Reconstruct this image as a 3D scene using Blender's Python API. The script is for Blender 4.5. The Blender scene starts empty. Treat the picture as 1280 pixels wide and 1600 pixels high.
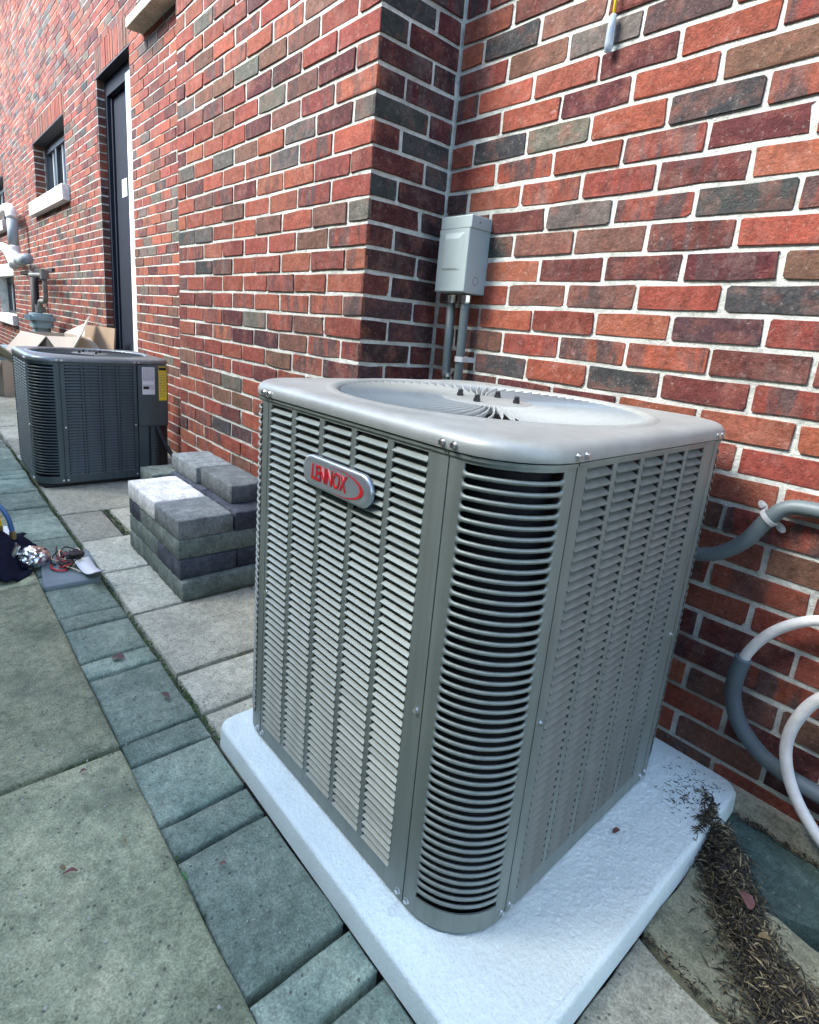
import bpy, bmesh, math, random
from mathutils import Vector, Matrix, noise as mnoise

# ------------------------------------------------------------------ camera, world, sun, exposure
sc = bpy.context.scene
C = sc.collection
CAM = Vector((1.3985, -1.3379, 0.9902))
FWD = Vector((-.7153846, .65548895, -.2419899))
RGT = Vector((.65686955, .74897811, .08691484))
UPV = Vector((-.23821685, .09677826, .96637813))
FPX, PPY = 877.87, -61.9
cd = bpy.data.cameras.new('camera'); cam = bpy.data.objects.new('camera', cd); C.objects.link(cam)
cd.sensor_fit = 'VERTICAL'; cd.sensor_height = 24; cd.lens = 24 * FPX / 1600
cd.shift_y = PPY / 1600
cd.clip_start = .02; cd.clip_end = 500
m = Matrix((RGT, UPV, -FWD)).transposed().to_4x4(); m.translation = CAM
cam.matrix_world = m
sc.camera = cam
sc.render.resolution_x = 819; sc.render.resolution_y = 1024

SUN_DIR = Vector((-.36, -.62, .70)).normalized()      # towards the sun
w = bpy.data.worlds.new('World'); sc.world = w; w.use_nodes = True
nt = w.node_tree; bg = nt.nodes['Background']
sky = nt.nodes.new('ShaderNodeTexSky'); sky.sky_type = 'NISHITA'; sky.sun_disc = False
sky.sun_elevation = math.asin(SUN_DIR.z); sky.sun_rotation = math.atan2(SUN_DIR.x, SUN_DIR.y)
sky.air_density = 1.0; sky.dust_density = 1.0; sky.ozone_density = .8
nt.links.new(sky.outputs[0], bg.inputs[0]); bg.inputs[1].default_value = .125
sd = bpy.data.lights.new('sun', 'SUN'); sd.energy = 1.5; sd.angle = math.radians(26); sd.color = (1, .985, .94)
so = bpy.data.objects.new('sun', sd); C.objects.link(so)
so.rotation_euler = SUN_DIR.to_track_quat('Z', 'Y').to_euler(); so.location = (0, -3, 6)
vs = sc.view_settings; vs.view_transform = 'Standard'; vs.look = 'None'; vs.gamma = 1; vs.exposure = 2.88
vs.use_curve_mapping = False

R = random.Random(7)
S = .0667                     # brick course height
BZ = 17.25                    # courses from ground to bed joint 0

def project(p):
    d = Vector(p) - CAM; z = d.dot(FWD)
    if z < .05: return None
    return 640 + FPX * d.dot(RGT) / z, 800 + PPY - FPX * d.dot(UPV) / z, z

# ------------------------------------------------------------------ helpers
def tag(o, label=None, cat=None, group=None, kind=None):
    if label: o['label'] = label
    if cat: o['category'] = cat
    if group: o['group'] = group
    if kind: o['kind'] = kind
    return o

def empty(name, loc=(0, 0, 0), rz=0):
    o = bpy.data.objects.new(name, None); C.objects.link(o); o.location = loc; o.rotation_euler = (0, 0, rz)
    o.empty_display_size = .05
    return o

def link(name, me, parent=None, mat=None):
    o = bpy.data.objects.new(name, me); C.objects.link(o)
    if parent: o.parent = parent
    if mat is not None and not me.materials: me.materials.append(mat)
    return o

class MB:
    def __init__(s): s.v = []; s.f = []; s.c = []; s.mi = []
    def add(s, vs, fs, col=None, mi=0):
        b = len(s.v); s.v += [tuple(v) for v in vs]; s.f += [tuple(i + b for i in f) for f in fs]
        s.mi += [mi] * len(fs)
        if col is not None: s.c += [col] * len(vs)
        return s
    def box(s, x0, x1, y0, y1, z0, z1, mi=0, fn=None):
        vs = [(x, y, z) for z in (z0, z1) for y in (y0, y1) for x in (x0, x1)]
        if fn: vs = [fn(*v) for v in vs]
        return s.add(vs, [(0, 2, 3, 1), (4, 5, 7, 6), (0, 1, 5, 4), (1, 3, 7, 5), (3, 2, 6, 7), (2, 0, 4, 6)], mi=mi)
    def tube(s, pts, r, n=10, cap=True, mi=0):
        pts = [Vector(p) for p in pts]; rings = []
        up = Vector((0, 0, 1)); prev = None
        for i, p in enumerate(pts):
            t = (pts[min(i + 1, len(pts) - 1)] - pts[max(i - 1, 0)]).normalized()
            a = prev if prev is not None else (up if abs(t.z) < .9 else Vector((1, 0, 0)))
            a = (a - t * a.dot(t)).normalized(); prev = a; b = t.cross(a)
            rr = r[i] if isinstance(r, (list, tuple)) else r
            rings.append([p + (a * math.cos(k * 2 * math.pi / n) + b * math.sin(k * 2 * math.pi / n)) * rr for k in range(n)])
        vs = [v for g in rings for v in g]; fs = []
        for i in range(len(pts) - 1):
            for k in range(n):
                fs.append((i * n + k, i * n + (k + 1) % n, (i + 1) * n + (k + 1) % n, (i + 1) * n + k))
        if cap: fs += [tuple(range(n))[::-1], tuple(range((len(pts) - 1) * n, len(pts) * n))]
        return s.add(vs, fs, mi=mi)
    def prism(s, poly, z0, z1, mi=0, fn=None):
        n = len(poly); vs = [(x, y, z0) for x, y in poly] + [(x, y, z1) for x, y in poly]
        if fn: vs = [fn(*v) for v in vs]
        return s.add(vs, [tuple(range(n))[::-1], tuple(range(n, 2 * n))] + [(i, (i + 1) % n, n + (i + 1) % n, n + i) for i in range(n)], mi=mi)
    def mesh(s, name, mats, smooth=False, recalc=True):
        me = bpy.data.meshes.new(name); me.from_pydata(s.v, [], s.f)
        if recalc:
            bm = bmesh.new(); bm.from_mesh(me); bmesh.ops.recalc_face_normals(bm, faces=bm.faces); bm.to_mesh(me); bm.free()
        if s.c:
            a = me.attributes.new('bcol', 'FLOAT_COLOR', 'POINT')
            a.data.foreach_set('color', [q for c in s.c for q in c])
        for mt in (mats if isinstance(mats, (list, tuple)) else [mats]): me.materials.append(mt)
        if any(s.mi): me.polygons.foreach_set('material_index', s.mi)
        if smooth: me.polygons.foreach_set('use_smooth', [True] * len(me.polygons))
        me.update(); return me
    def build(s, name, mats, parent=None, smooth=False, angle=None):
        me = s.mesh(name, mats, smooth or angle is not None)
        if angle is not None: me.set_sharp_from_angle(angle=math.radians(angle))
        return link(name, me, parent)

def rrect(w, h, r, n=5):
    pts = []
    for cx, cy, a0 in ((w/2-r, h/2-r, 0), (-w/2+r, h/2-r, 90), (-w/2+r, -h/2+r, 180), (w/2-r, -h/2+r, 270)):
        for k in range(n + 1):
            a = math.radians(a0 + 90 * k / n); pts.append((cx + r * math.cos(a), cy + r * math.sin(a)))
    return pts

def catmull(pts, k=8):
    pts = [Vector(p) for p in pts]; out = []
    P = [pts[0] * 2 - pts[1]] + pts + [pts[-1] * 2 - pts[-2]]
    for i in range(1, len(P) - 2):
        for j in range(k):
            t = j / k; a, b, c, d = P[i - 1:i + 3]
            out.append(.5 * ((2 * b) + (c - a) * t + (2 * a - 5 * b + 4 * c - d) * t * t + (3 * b - a - 3 * c + d) * t ** 3))
    out.append(pts[-1]); return out

# ------------------------------------------------------------------ materials
def mat(name):
    mt = bpy.data.materials.new(name); mt.use_nodes = True
    return mt, mt.node_tree, mt.node_tree.nodes['Principled BSDF']
class NB:
    """small node-building helper"""
    def __init__(s, t): s.t = t
    def n(s, typ, **k):
        nd = s.t.nodes.new(typ)
        for a, v in k.items(): setattr(nd, a, v)
        return nd
    def l(s, a, b): s.t.links.new(a, b)
    def noise(s, vec, scale, detail=4, rough=.6):
        nd = s.n('ShaderNodeTexNoise'); nd.inputs['Scale'].default_value = scale; nd.inputs['Detail'].default_value = detail
        nd.inputs['Roughness'].default_value = rough
        if vec is not None: s.l(vec, nd.inputs['Vector'])
        return nd.outputs['Fac']
    def ramp(s, fac, stops):
        nd = s.n('ShaderNodeValToRGB'); e = nd.color_ramp.elements
        while len(e) < len(stops): e.new(.5)
        for el, (p, c) in zip(e, stops):
            el.position = p; el.color = (c, c, c, 1) if isinstance(c, (int, float)) else (*c, 1)
        s.l(fac, nd.inputs[0]); return nd.outputs[0]
    def mix(s, fac, a, b, mode='MIX'):
        nd = s.n('ShaderNodeMix', data_type='RGBA', blend_type=mode)
        for sock, v in ((nd.inputs[0], fac), (nd.inputs[6], a), (nd.inputs[7], b)):
            if isinstance(v, (int, float)): sock.default_value = v
            elif isinstance(v, tuple): sock.default_value = (*v, 1) if len(v) == 3 else v
            else: s.l(v, sock)
        return nd.outputs[2]
    def math(s, op, a, b=0):
        nd = s.n('ShaderNodeMath', operation=op)
        for sock, v in zip(nd.inputs, (a, b)):
            if isinstance(v, (int, float)): sock.default_value = v
            else: s.l(v, sock)
        return nd.outputs[0]
    def vadd(s, a, b, scale=1):
        nd = s.n('ShaderNodeVectorMath', operation='MULTIPLY_ADD'); s.l(b, nd.inputs[0]); nd.inputs[1].default_value = (scale,) * 3; s.l(a, nd.inputs[2])
        return nd.outputs[0]
    def bump(s, h, strength, dist, bsdf, prev=None):
        nd = s.n('ShaderNodeBump'); nd.inputs['Strength'].default_value = strength; nd.inputs['Distance'].default_value = dist
        s.l(h, nd.inputs['Height'])
        if prev is not None: s.l(prev, nd.inputs['Normal'])
        if bsdf: s.l(nd.outputs[0], bsdf.inputs['Normal'])
        return nd.outputs[0]
    def pos(s): return s.n('ShaderNodeNewGeometry').outputs['Position']

def plain(name, col, rough=.5, metal=0, spec=.5, bump=0, bscale=200, var=.0, vscale=20):
    mt, t, b = mat(name); q = NB(t)
    b.inputs['Roughness'].default_value = rough; b.inputs['Metallic'].default_value = metal
    b.inputs['Specular IOR Level'].default_value = spec
    p = q.n('ShaderNodeTexCoord').outputs['Object']
    if var:
        f = q.noise(p, vscale, 5)
        c = q.mix(q.ramp(f, [(.3, 0), (.7, 1)]), tuple(x * (1 - var) for x in col), tuple(min(1, x * (1 + var)) for x in col))
        q.l(c, b.inputs['Base Color'])
    else: b.inputs['Base Color'].default_value = (*col, 1)
    if bump: q.bump(q.noise(p, bscale, 3), bump, .002, b)
    return mt

def brick_mat():
    mt, t, b = mat('brick'); q = NB(t); p = q.pos()
    at = q.n('ShaderNodeAttribute', attribute_name='bcol')
    pv = q.vadd(p, at.outputs['Color'], 41.0)
    sep = q.n('ShaderNodeSeparateXYZ'); q.l(pv, sep.inputs[0])
    cmb = q.n('ShaderNodeCombineXYZ'); q.l(q.math('MULTIPLY', q.math('ADD', sep.outputs[0], sep.outputs[1]), 26), cmb.inputs[0])
    q.l(q.math('MULTIPLY', sep.outputs[2], 4), cmb.inputs[1])
    streak = q.ramp(q.noise(cmb.outputs[0], 1, 3), [(.46, 0), (.56, 1)])
    col = q.mix(q.math('MULTIPLY', streak, at.outputs['Alpha']), at.outputs['Color'], (.075, .052, .05))
    n1 = q.noise(pv, 32, 6, .7)
    col = q.mix(1, col, q.ramp(n1, [(.25, .5), (.5, 1.0), (.75, 1.35)]), 'MULTIPLY')
    n4 = q.noise(pv, 14, 4, .65)
    col = q.mix(q.math('MULTIPLY', q.ramp(n4, [(.5, 0), (.72, 1)]), .45), col, (.33, .115, .075))
    n2 = q.noise(pv, 130, 6, .85)
    col = q.mix(1, col, q.ramp(n2, [(.3, .5), (.52, 1.0), (.75, 1.4)]), 'MULTIPLY')
    eff = q.ramp(q.noise(pv, 75, 7, .85), [(.57, 0), (.68, 1)])
    col = q.mix(q.math('MULTIPLY', eff, .42), col, (.58, .48, .43))
    smr = q.ramp(q.noise(pv, 13, 6, .75), [(.52, 0), (.74, 1)])
    col = q.mix(q.math('MULTIPLY', smr, .22), col, (.46, .33, .28))
    pit = q.ramp(q.noise(pv, 380, 3, .8), [(.30, .35), (.40, 1)])
    col = q.mix(1, col, pit, 'MULTIPLY')
    q.l(col, b.inputs['Base Color']); b.inputs['Roughness'].default_value = .88; b.inputs['Specular IOR Level'].default_value = .25
    n3 = q.bump(q.noise(pv, 30, 5), .8, .008, None)
    q.bump(q.noise(pv, 200, 5, .8), .9, .004, b, n3)
    return mt

def mortar_mat():
    mt, t, b = mat('mortar'); q = NB(t); p = q.pos()
    c = q.ramp(q.noise(p, 45, 6, .75), [(.3, (.52, .54, .48)), (.5, (.72, .74, .67)), (.7, (.84, .855, .79))])
    d = q.ramp(q.noise(p, 7, 6, .7), [(.32, .6), (.6, 1)])
    c = q.mix(1, c, d, 'MULTIPLY')
    sp = q.ramp(q.noise(p, 330, 3, .8), [(.30, .45), (.44, 1)])
    c = q.mix(1, c, sp, 'MULTIPLY')
    q.l(c, b.inputs['Base Color']); b.inputs['Roughness'].default_value = .95; b.inputs['Specular IOR Level'].default_value = .2
    n = q.bump(q.noise(p, 60, 5), 1, .01, None); q.bump(q.noise(p, 300, 4, .8), 1, .004, b, n)
    return mt

def stone_mat(name, c0, c1, c2, speck=.0, scale=9, bump=.5, moss=0, grain=240, bd=.006):
    mt, t, b = mat(name); q = NB(t); p = q.pos()
    oi = q.n('ShaderNodeObjectInfo').outputs['Random']
    cm = q.n('ShaderNodeCombineXYZ'); q.l(oi, cm.inputs[0]); q.l(oi, cm.inputs[1]); pv = q.vadd(p, cm.outputs[0], 17.0)
    c = q.ramp(q.noise(pv, scale, 7, .72), [(.3, c0), (.5, c1), (.7, c2)])
    c = q.mix(1, c, q.ramp(oi, [(0, .74), (1, 1.24)]), 'MULTIPLY')
    c = q.mix(1, c, q.ramp(q.noise(pv, grain, 4, .8), [(.3, .5), (.5, 1), (.72, 1.55)]), 'MULTIPLY')
    c = q.mix(1, c, q.ramp(q.noise(pv, 45, 6, .8), [(.32, .62), (.5, 1), (.7, 1.3)]), 'MULTIPLY')
    if moss:
        mo = q.ramp(q.noise(pv, 5.5, 6, .7), [(.5, 0), (.68, 1)])
        c = q.mix(q.math('MULTIPLY', mo, moss), c, (.075, .10, .07))
    if speck:
        vo = q.n('ShaderNodeTexVoronoi'); vo.inputs['Scale'].default_value = 120; q.l(pv, vo.inputs['Vector'])
        vr = q.n('ShaderNodeSeparateColor'); q.l(vo.outputs['Color'], vr.inputs[0])
        big = q.math('GREATER_THAN', vr.outputs[0], 1 - speck)
        near = q.math('LESS_THAN', vo.outputs['Distance'], .33)
        c = q.mix(q.math('MULTIPLY', q.math('MULTIPLY', big, near), .18), c, (.5, .5, .44))
        ir = q.ramp(q.noise(pv, 130, 5, .75), [(.635, 0), (.67, 1)])
        c = q.mix(q.math('MULTIPLY', ir, min(.6, speck * 6)), c, (.42, .43, .37))
        dk = q.math('LESS_THAN', vr.outputs[1], speck * .9)
        c = q.mix(q.math('MULTIPLY', q.math('MULTIPLY', dk, near), .7), c, (.05, .055, .05))
    q.l(c, b.inputs['Base Color']); b.inputs['Roughness'].default_value = .9; b.inputs['Specular IOR Level'].default_value = .3
    n = q.bump(q.noise(pv, 22, 6, .65), bump, bd, None); q.bump(q.noise(pv, grain, 4, .75), bump, .0022, b, n)
    return mt

def pad_mat():
    mt, t, b = mat('pad_coating'); q = NB(t); p = q.pos()
    h = q.noise(p, 240, 5, .68)
    c = q.ramp(h, [(.30, (.62, .74, .71)), (.45, (.78, .90, .86)), (.60, (.84, .94, .91))])
    c = q.mix(1, c, q.ramp(q.noise(p, 4, 5, .65), [(.3, .86), (.6, 1)]), 'MULTIPLY')
    stn = q.ramp(q.noise(p, 9, 6, .75), [(.60, 0), (.74, 1)])
    c = q.mix(q.math('MULTIPLY', stn, .45), c, (.24, .23, .20))
    q.l(c, b.inputs['Base Color']); b.inputs['Roughness'].default_value = .85
    n = q.bump(h, .6, .004, None); q.bump(q.noise(p, 600, 2), .6, .002, b, n)
    return mt

def paint_mat(name, col, metal=.45, rough=.38, wear=1):
    mt, t, b = mat(name); q = NB(t); p = q.n('ShaderNodeTexCoord').outputs['Object']
    c = q.mix(q.ramp(q.noise(p, 6, 5, .6), [(.35, 0), (.7, 1)]), tuple(x * .92 for x in col), tuple(x * 1.07 for x in col))
    c = q.mix(1, c, q.ramp(q.noise(p, 900, 2), [(.3, .9), (.7, 1.1)]), 'MULTIPLY')
    mp_ = q.n('ShaderNodeMapping'); mp_.inputs['Scale'].default_value = (45, 45, 2.2); q.l(p, mp_.inputs['Vector'])
    c = q.mix(1, c, q.ramp(q.noise(mp_.outputs[0], 1, 4, .6), [(.35, 1 - .14 * wear), (.6, 1.03)]), 'MULTIPLY')
    dst = q.ramp(q.noise(p, 26, 6, .8), [(.58, 0), (.75, 1)]); c = q.mix(q.math('MULTIPLY', dst, .22 * wear), c, (.30, .29, .25))
    q.l(c, b.inputs['Base Color']); b.inputs['Metallic'].default_value = metal
    r = q.ramp(q.noise(p, 12, 5, .7), [(.3, rough - .06), (.7, rough + .1)]); q.l(r, b.inputs['Roughness'])
    q.bump(q.noise(p, 700, 2), .12, .0006, b)
    return mt

M = {}
M['brick'] = brick_mat(); M['mortar'] = mortar_mat()
M['kerb'] = stone_mat('kerb_slab', (0.154, 0.173, 0.109), (0.264, 0.289, 0.184), (0.403, 0.406, 0.262), speck=.10, scale=7, moss=.5)
M['strip'] = stone_mat('strip_paver', (0.133, 0.187, 0.146), (0.229, 0.292, 0.229), (0.345, 0.401, 0.306), speck=.06, scale=8, bump=.7, moss=.25)
M['slab'] = stone_mat('walk_slab', (0.266, 0.274, 0.217), (0.380, 0.384, 0.304), (0.483, 0.480, 0.379), speck=.05, scale=7, bump=.6)
M['flag'] = stone_mat('flagstone', (0.098, 0.110, 0.074), (0.235, 0.240, 0.164), (0.373, 0.360, 0.241), speck=.05, scale=11, bump=.9, moss=.8)
M['greenstone'] = stone_mat('green_flagstone', (0.040, 0.071, 0.062), (0.074, 0.121, 0.105), (0.124, 0.174, 0.152), speck=.04, scale=8, bump=.6)
M['block_gray'] = stone_mat('block_gray', (0.104, 0.117, 0.116), (0.166, 0.186, 0.183), (0.227, 0.255, 0.251), scale=14, bump=.5)
M['block_light'] = stone_mat('block_light', (0.458, 0.469, 0.441), (0.611, 0.620, 0.588), (0.740, 0.750, 0.713), scale=16, bump=.5)
M['block_green'] = stone_mat('block_green', (0.092, 0.116, 0.102), (0.158, 0.196, 0.173), (0.224, 0.265, 0.232), scale=14, bump=.6)
M['block_navy'] = stone_mat('block_dark', (0.036, 0.042, 0.054), (0.060, 0.069, 0.088), (0.102, 0.115, 0.135), scale=13, bump=.6)
M['sand'] = stone_mat('joint_soil', (.025, .027, .022), (.05, .05, .042), (.08, .08, .065), scale=30, bump=.8)
M['concrete'] = stone_mat('foundation_concrete', (0.195, 0.190, 0.146), (0.302, 0.293, 0.229), (0.390, 0.376, 0.293), scale=8, bump=.5, moss=.25)
M['sill'] = stone_mat('sill_stone', (0.510, 0.518, 0.493), (0.629, 0.637, 0.612), (0.697, 0.697, 0.671), scale=12, bump=.4)
M['pad'] = pad_mat()
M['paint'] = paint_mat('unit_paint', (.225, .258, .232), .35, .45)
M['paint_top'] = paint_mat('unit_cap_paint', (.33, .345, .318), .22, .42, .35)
M['guard'] = paint_mat('guard_paint', (.56, .59, .57), .25, .38, .3)
M['paint_shaded'] = paint_mat('shaded_unit_paint', (.085, .115, .122), .4, .42)  # near unit's paint darkened, its shade put into the colour
M['paint_shaded_top'] = paint_mat('shaded_unit_cap_paint', (.17, .195, .20), .4, .36)  # cap darkened the same way, as painted shade
M['coil'] = plain('coil', (.012, .012, .016), .45, .6, bump=.6, bscale=700)
M['black'] = plain('black_plastic', (.012, .012, .014), .45)
M['blackrub'] = plain('black_rubber', (.018, .019, .022), .7, var=.2)
M['zinc'] = plain('zinc', (.72, .73, .72), .28, 1)
M['strapm'] = plain('strap_zinc', (.62, .63, .62), .35, .3)
M['galv'] = plain('galvanised_box', (.33, .40, .40), .5, .25, var=.06, vscale=8)
M['conduit'] = plain('gray_conduit', (.105, .135, .138), .5, var=.1, vscale=12, bump=.1)
M['sleeve'] = plain('gray_sleeve', (.085, .115, .13), .6, var=.15, vscale=14)
M['white_plastic'] = plain('white_insulation', (.62, .62, .60), .6, var=.14, vscale=30, bump=.8, bscale=70)
M['badge'] = plain('badge_silver', (.50, .54, .57), .32, .75)
M['red'] = plain('badge_red', (.55, .012, .02), .35)
M['white'] = plain('white_paint', (.82, .82, .82), .5)
M['doorpaint'] = plain('door_paint', (.012, .017, .028), .75, spec=.2, var=.12, vscale=4)
M['winpaint'] = plain('window_paint', (.02, .024, .032), .45)
M['steel'] = plain('lintel_steel', (.02, .02, .024), .6, var=.2)
M['yellow'] = plain('yellow', (.85, .66, .02), .5)
M['blue'] = plain('blue_hose', (.03, .10, .24), .45)
M['brass'] = plain('brass', (.55, .42, .16), .3, .9)
M['card'] = plain('cardboard', (.36, .26, .17), .85, var=.08, vscale=6)
M['card_light'] = plain('cardboard_pale', (.46, .40, .32), .85, var=.06, vscale=6)
M['cloth'] = plain('navy_cloth', (.008, .009, .02), .95, spec=.1, bump=.8, bscale=300)
M['foam'] = plain('gray_foam', (.17, .21, .22), .8, var=.15, vscale=16, bump=.4, bscale=300)
M['paper'] = plain('paper', (.75, .76, .76), .8)
M['print'] = plain('print_gray', (.16, .16, .18), .8)
M['foil'] = plain('foil', (.78, .80, .82), .22, 1)
M['grayp'] = plain('pvc_gray', (.25, .30, .32), .5)
M['iron'] = plain('pipe_iron', (.16, .16, .14), .6, .3, var=.3, vscale=20)
M['meter'] = plain('meter_paint', (.25, .36, .38), .55, .2, var=.12, vscale=14)
M['red_wire'] = plain('red_wire', (.5, .02, .03), .5)
M['cream'] = plain('cream_wire', (.7, .62, .38), .5)
M['moss'] = plain('moss', (.045, .085, .025), .9, var=.4, vscale=40)
M['leaf_red'] = plain('dry_red_leaf', (.17, .075, .07), .8, var=.3, vscale=60)
M['leaf_brown'] = plain('dry_brown_leaf', (.10, .06, .055), .8, var=.3, vscale=60)
M['leaf_tan'] = plain('dry_tan_leaf', (.20, .15, .07), .8, var=.3, vscale=60)
M['leaf_green'] = plain('green_leaf', (.06, .20, .05), .6)
M['chips'] = plain('stone_chip', (.34, .35, .30), .8, var=.3, vscale=30)
mt, t_, b_ = mat('window_glass'); b_.inputs['Base Color'].default_value = (.02, .03, .035, 1); b_.inputs['Roughness'].default_value = .06; b_.inputs['Specular IOR Level'].default_value = .8; M['glass'] = mt
mt, t_, b_ = mat('clear_plastic'); b_.inputs['Base Color'].default_value = (.7, .82, .9, 1); b_.inputs['Roughness'].default_value = .12; b_.inputs['Transmission Weight'].default_value = .7; M['clear'] = mt
def litter_mat():
    mt, t, b = mat('leaf_litter'); q = NB(t)
    at = q.n('ShaderNodeAttribute', attribute_name='bcol')
    q.l(at.outputs['Color'], b.inputs['Base Color']); b.inputs['Roughness'].default_value = .85; return mt
M['litter'] = litter_mat()

# ------------------------------------------------------------------ ground and paving
g = MB(); N = 2
g.add([(-60, -40, -.045), (30, -40, -.045), (30, 20, -.045), (-60, 20, -.045)], [(0, 1, 2, 3)])
tag(g.build('ground', M['sand']), kind='structure')

def slab_mesh(x0, x1, y0, y1, zt, th, seed, rough=.002, rad=.004, cell=.045, poly=None):
    rr = random.Random(seed)
    nx = max(2, int((x1 - x0) / cell)); ny = max(2, int((y1 - y0) / cell)); nx = min(nx, 14); ny = min(ny, 14)
    V = []; F = []
    xs = [0, rad / (x1 - x0)] + [i / nx for i in range(1, nx)] + [1 - rad / (x1 - x0), 1]
    ys = [0, rad / (y1 - y0)] + [i / ny for i in range(1, ny)] + [1 - rad / (y1 - y0), 1]
    o = rr.uniform(0, 50); tx, ty = rr.uniform(-.004, .004), rr.uniform(-.004, .004)
    for j, b in enumerate(ys):
        for i, a in enumerate(xs):
            edge = i in (0, len(xs) - 1) or j in (0, len(ys) - 1)
            x = x0 + (x1 - x0) * a; y = y0 + (y1 - y0) * b
            h = mnoise.noise(Vector((x * 11 + o, y * 11, o))) * rough + mnoise.noise(Vector((x * 38 + o, y * 38, o))) * rough * .7
            ex = mnoise.noise(Vector((x * 24, y * 24, o + 9))) * .0022
            z = zt + h + (x - (x0 + x1) / 2) * tx + (y - (y0 + y1) / 2) * ty - (rad * .9 if edge else 0)
            if i in (0, len(xs) - 1): x += ex
            if j in (0, len(ys) - 1): y += ex
            V.append((x, y, z))
    W = len(xs); H = len(ys)
    for j in range(H - 1):
        for i in range(W - 1): F.append((j * W + i, j * W + i + 1, (j + 1) * W + i + 1, (j + 1) * W + i))
    loop = [i for i in range(W)] + [j * W + W - 1 for j in range(1, H)] + [(H - 1) * W + i for i in range(W - 2, -1, -1)] + [j * W for j in range(H - 2, 0, -1)]
    b0 = len(V)
    for k in loop: V.append((V[k][0], V[k][1], zt - th))
    n = len(loop)
    for k in range(n): F.append((loop[k], b0 + k, b0 + (k + 1) % n, loop[(k + 1) % n]))
    mb = MB(); mb.add(V, F); return mb

walk = tag(empty('walkway'), kind='structure')
sid = 0
def slab(name, x0, x1, y0, y1, mt, zt=0, th=.06, parent=walk, **k):
    global sid; sid += 1
    mb = slab_mesh(x0, x1, y0, y1, zt, th, sid, **k)
    return mb.build(name, mt, parent, angle=50)
# narrow strip of small pavers
xs = [1.62, 1.42, 1.33, 1.13, .917, .823, .533, .445, .253, .165, -.135, -.228, -.43, -.517, -.79, -.88]
x = -.88
while x > -9:
    x -= R.choice((.09, .19, .2, .29)); xs.append(x)
for a, b in zip(xs[1:], xs[:-1]):
    j = .0052 if a < .5 else .007
    jj = R.uniform(-.003, .003)
    slab('paver', a + j, b - j, -1.046 + jj, -.864 + jj, M['strip'], zt=R.uniform(-.005, .003), rough=.0042, rad=.006)
# wide slabs between strip and wall
rows = [(.172, .40), (-.027, .168), (-.43, -.033), (-.80, -.436), (-1.168, -.806), (-1.562, -1.174), (-2.02, -1.568), (-2.45, -2.026), (-2.9, -2.456), (-3.4, -2.906), (-3.9, -3.406), (-4.5, -3.906), (-5.1, -4.506), (-5.8, -5.106), (-6.6, -5.806), (-7.5, -6.606), (-8.5, -7.506)]
for i, (a, b) in enumerate(rows):
    ym = -.655 if i in (5, 3) else (-.36 if i % 2 else -.43)
    gap = .018 if i == 5 else .004
    y_in = -.309 if a > -1.46 else .03
    slab('slab', a + .005, b - .005, -.846, ym - gap, M['slab'], zt=R.uniform(-.002, .002))
    slab('slab', a + .005, b - .005, ym + gap, y_in, M['slab'], zt=R.uniform(-.002, .002))
# big kerb slabs
for a, b in ((1.16, 2.1), (.197, 1.15), (-.79, .187), (-1.6, -.80), (-2.5, -1.61), (-3.4, -2.51), (-4.4, -3.41), (-5.6, -4.41), (-7, -5.61), (-8.6, -7.01)):
    slab('kerb_slab', a + .004, b - .004, -1.62, -1.0515, M['kerb'], zt=.016, th=.08, rough=.003, rad=.007, cell=.06)
    slab('kerb_slab', a + .004, b - .004, -2.6, -1.63, M['kerb'], zt=.016, th=.08, rough=.003, rad=.007, cell=.09)
# flagstones right of the pad
def flag(name, poly, mt, zt=0, seed=0):
    n = len(poly); cx = sum(p[0] for p in poly) / n; cy = sum(p[1] for p in poly) / n
    pts = []
    for i in range(n):
        a, b = poly[i], poly[(i + 1) % n]; L = math.hypot(b[0] - a[0], b[1] - a[1]); k = max(1, int(L / .03))
        for s_ in range(k):
            u = s_ / k; x_, y_ = a[0] + (b[0] - a[0]) * u, a[1] + (b[1] - a[1]) * u
            pts.append((x_ + .006 * mnoise.noise(Vector((x_ * 30, y_ * 30, seed))), y_ + .006 * mnoise.noise(Vector((x_ * 30, y_ * 30, seed + 7)))))
    mb = MB(); rings = [(1.0, -.06), (1.0, -.006), (.975, 0), (.8, 0), (.6, 0), (.4, 0), (.2, 0)]; n = len(pts); V = []
    for s_, dz in rings:
        for p in pts:
            x_, y_ = cx + (p[0] - cx) * s_, cy + (p[1] - cy) * s_
            V.append((x_, y_, zt + dz + (.006 * mnoise.noise(Vector((x_ * 14, y_ * 14, seed))) if dz > -.01 else 0)))
    V.append((cx, cy, zt)); F = []
    for r_ in range(len(rings) - 1):
        for i in range(n): F.append((r_ * n + i, r_ * n + (i + 1) % n, (r_ + 1) * n + (i + 1) % n, (r_ + 1) * n + i))
    for i in range(n): F.append(((len(rings) - 1) * n + i, (len(rings) - 1) * n + (i + 1) % n, len(V) - 1))
    mb.add(V, F); return mb.build(name, mt, walk, angle=60)
flag('flagstone', [(1.151, -.20), (1.22, -.235), (1.30, -.215), (1.40, -.17), (1.9, -.1), (1.9, -.03), (1.151, -.03)], M['greenstone'], 0, 3)
flag('flagstone', [(1.151, -.455), (1.22, -.475), (1.30, -.48), (1.36, -.43), (1.42, -.25), (1.30, -.228), (1.22, -.248), (1.151, -.22)], M['flag'], .004, 5)
flag('flagstone', [(1.151, -.86), (1.6, -.86), (1.6, -.5), (1.36, -.46), (1.30, -.495), (1.22, -.49), (1.151, -.468)], M['slab'], .002, 8)
flag('flagstone', [(1.44, -.25), (1.9, -.12), (1.9, -.5), (1.62, -.49), (1.38, -.44)], M['flag'], 0, 11)
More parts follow.
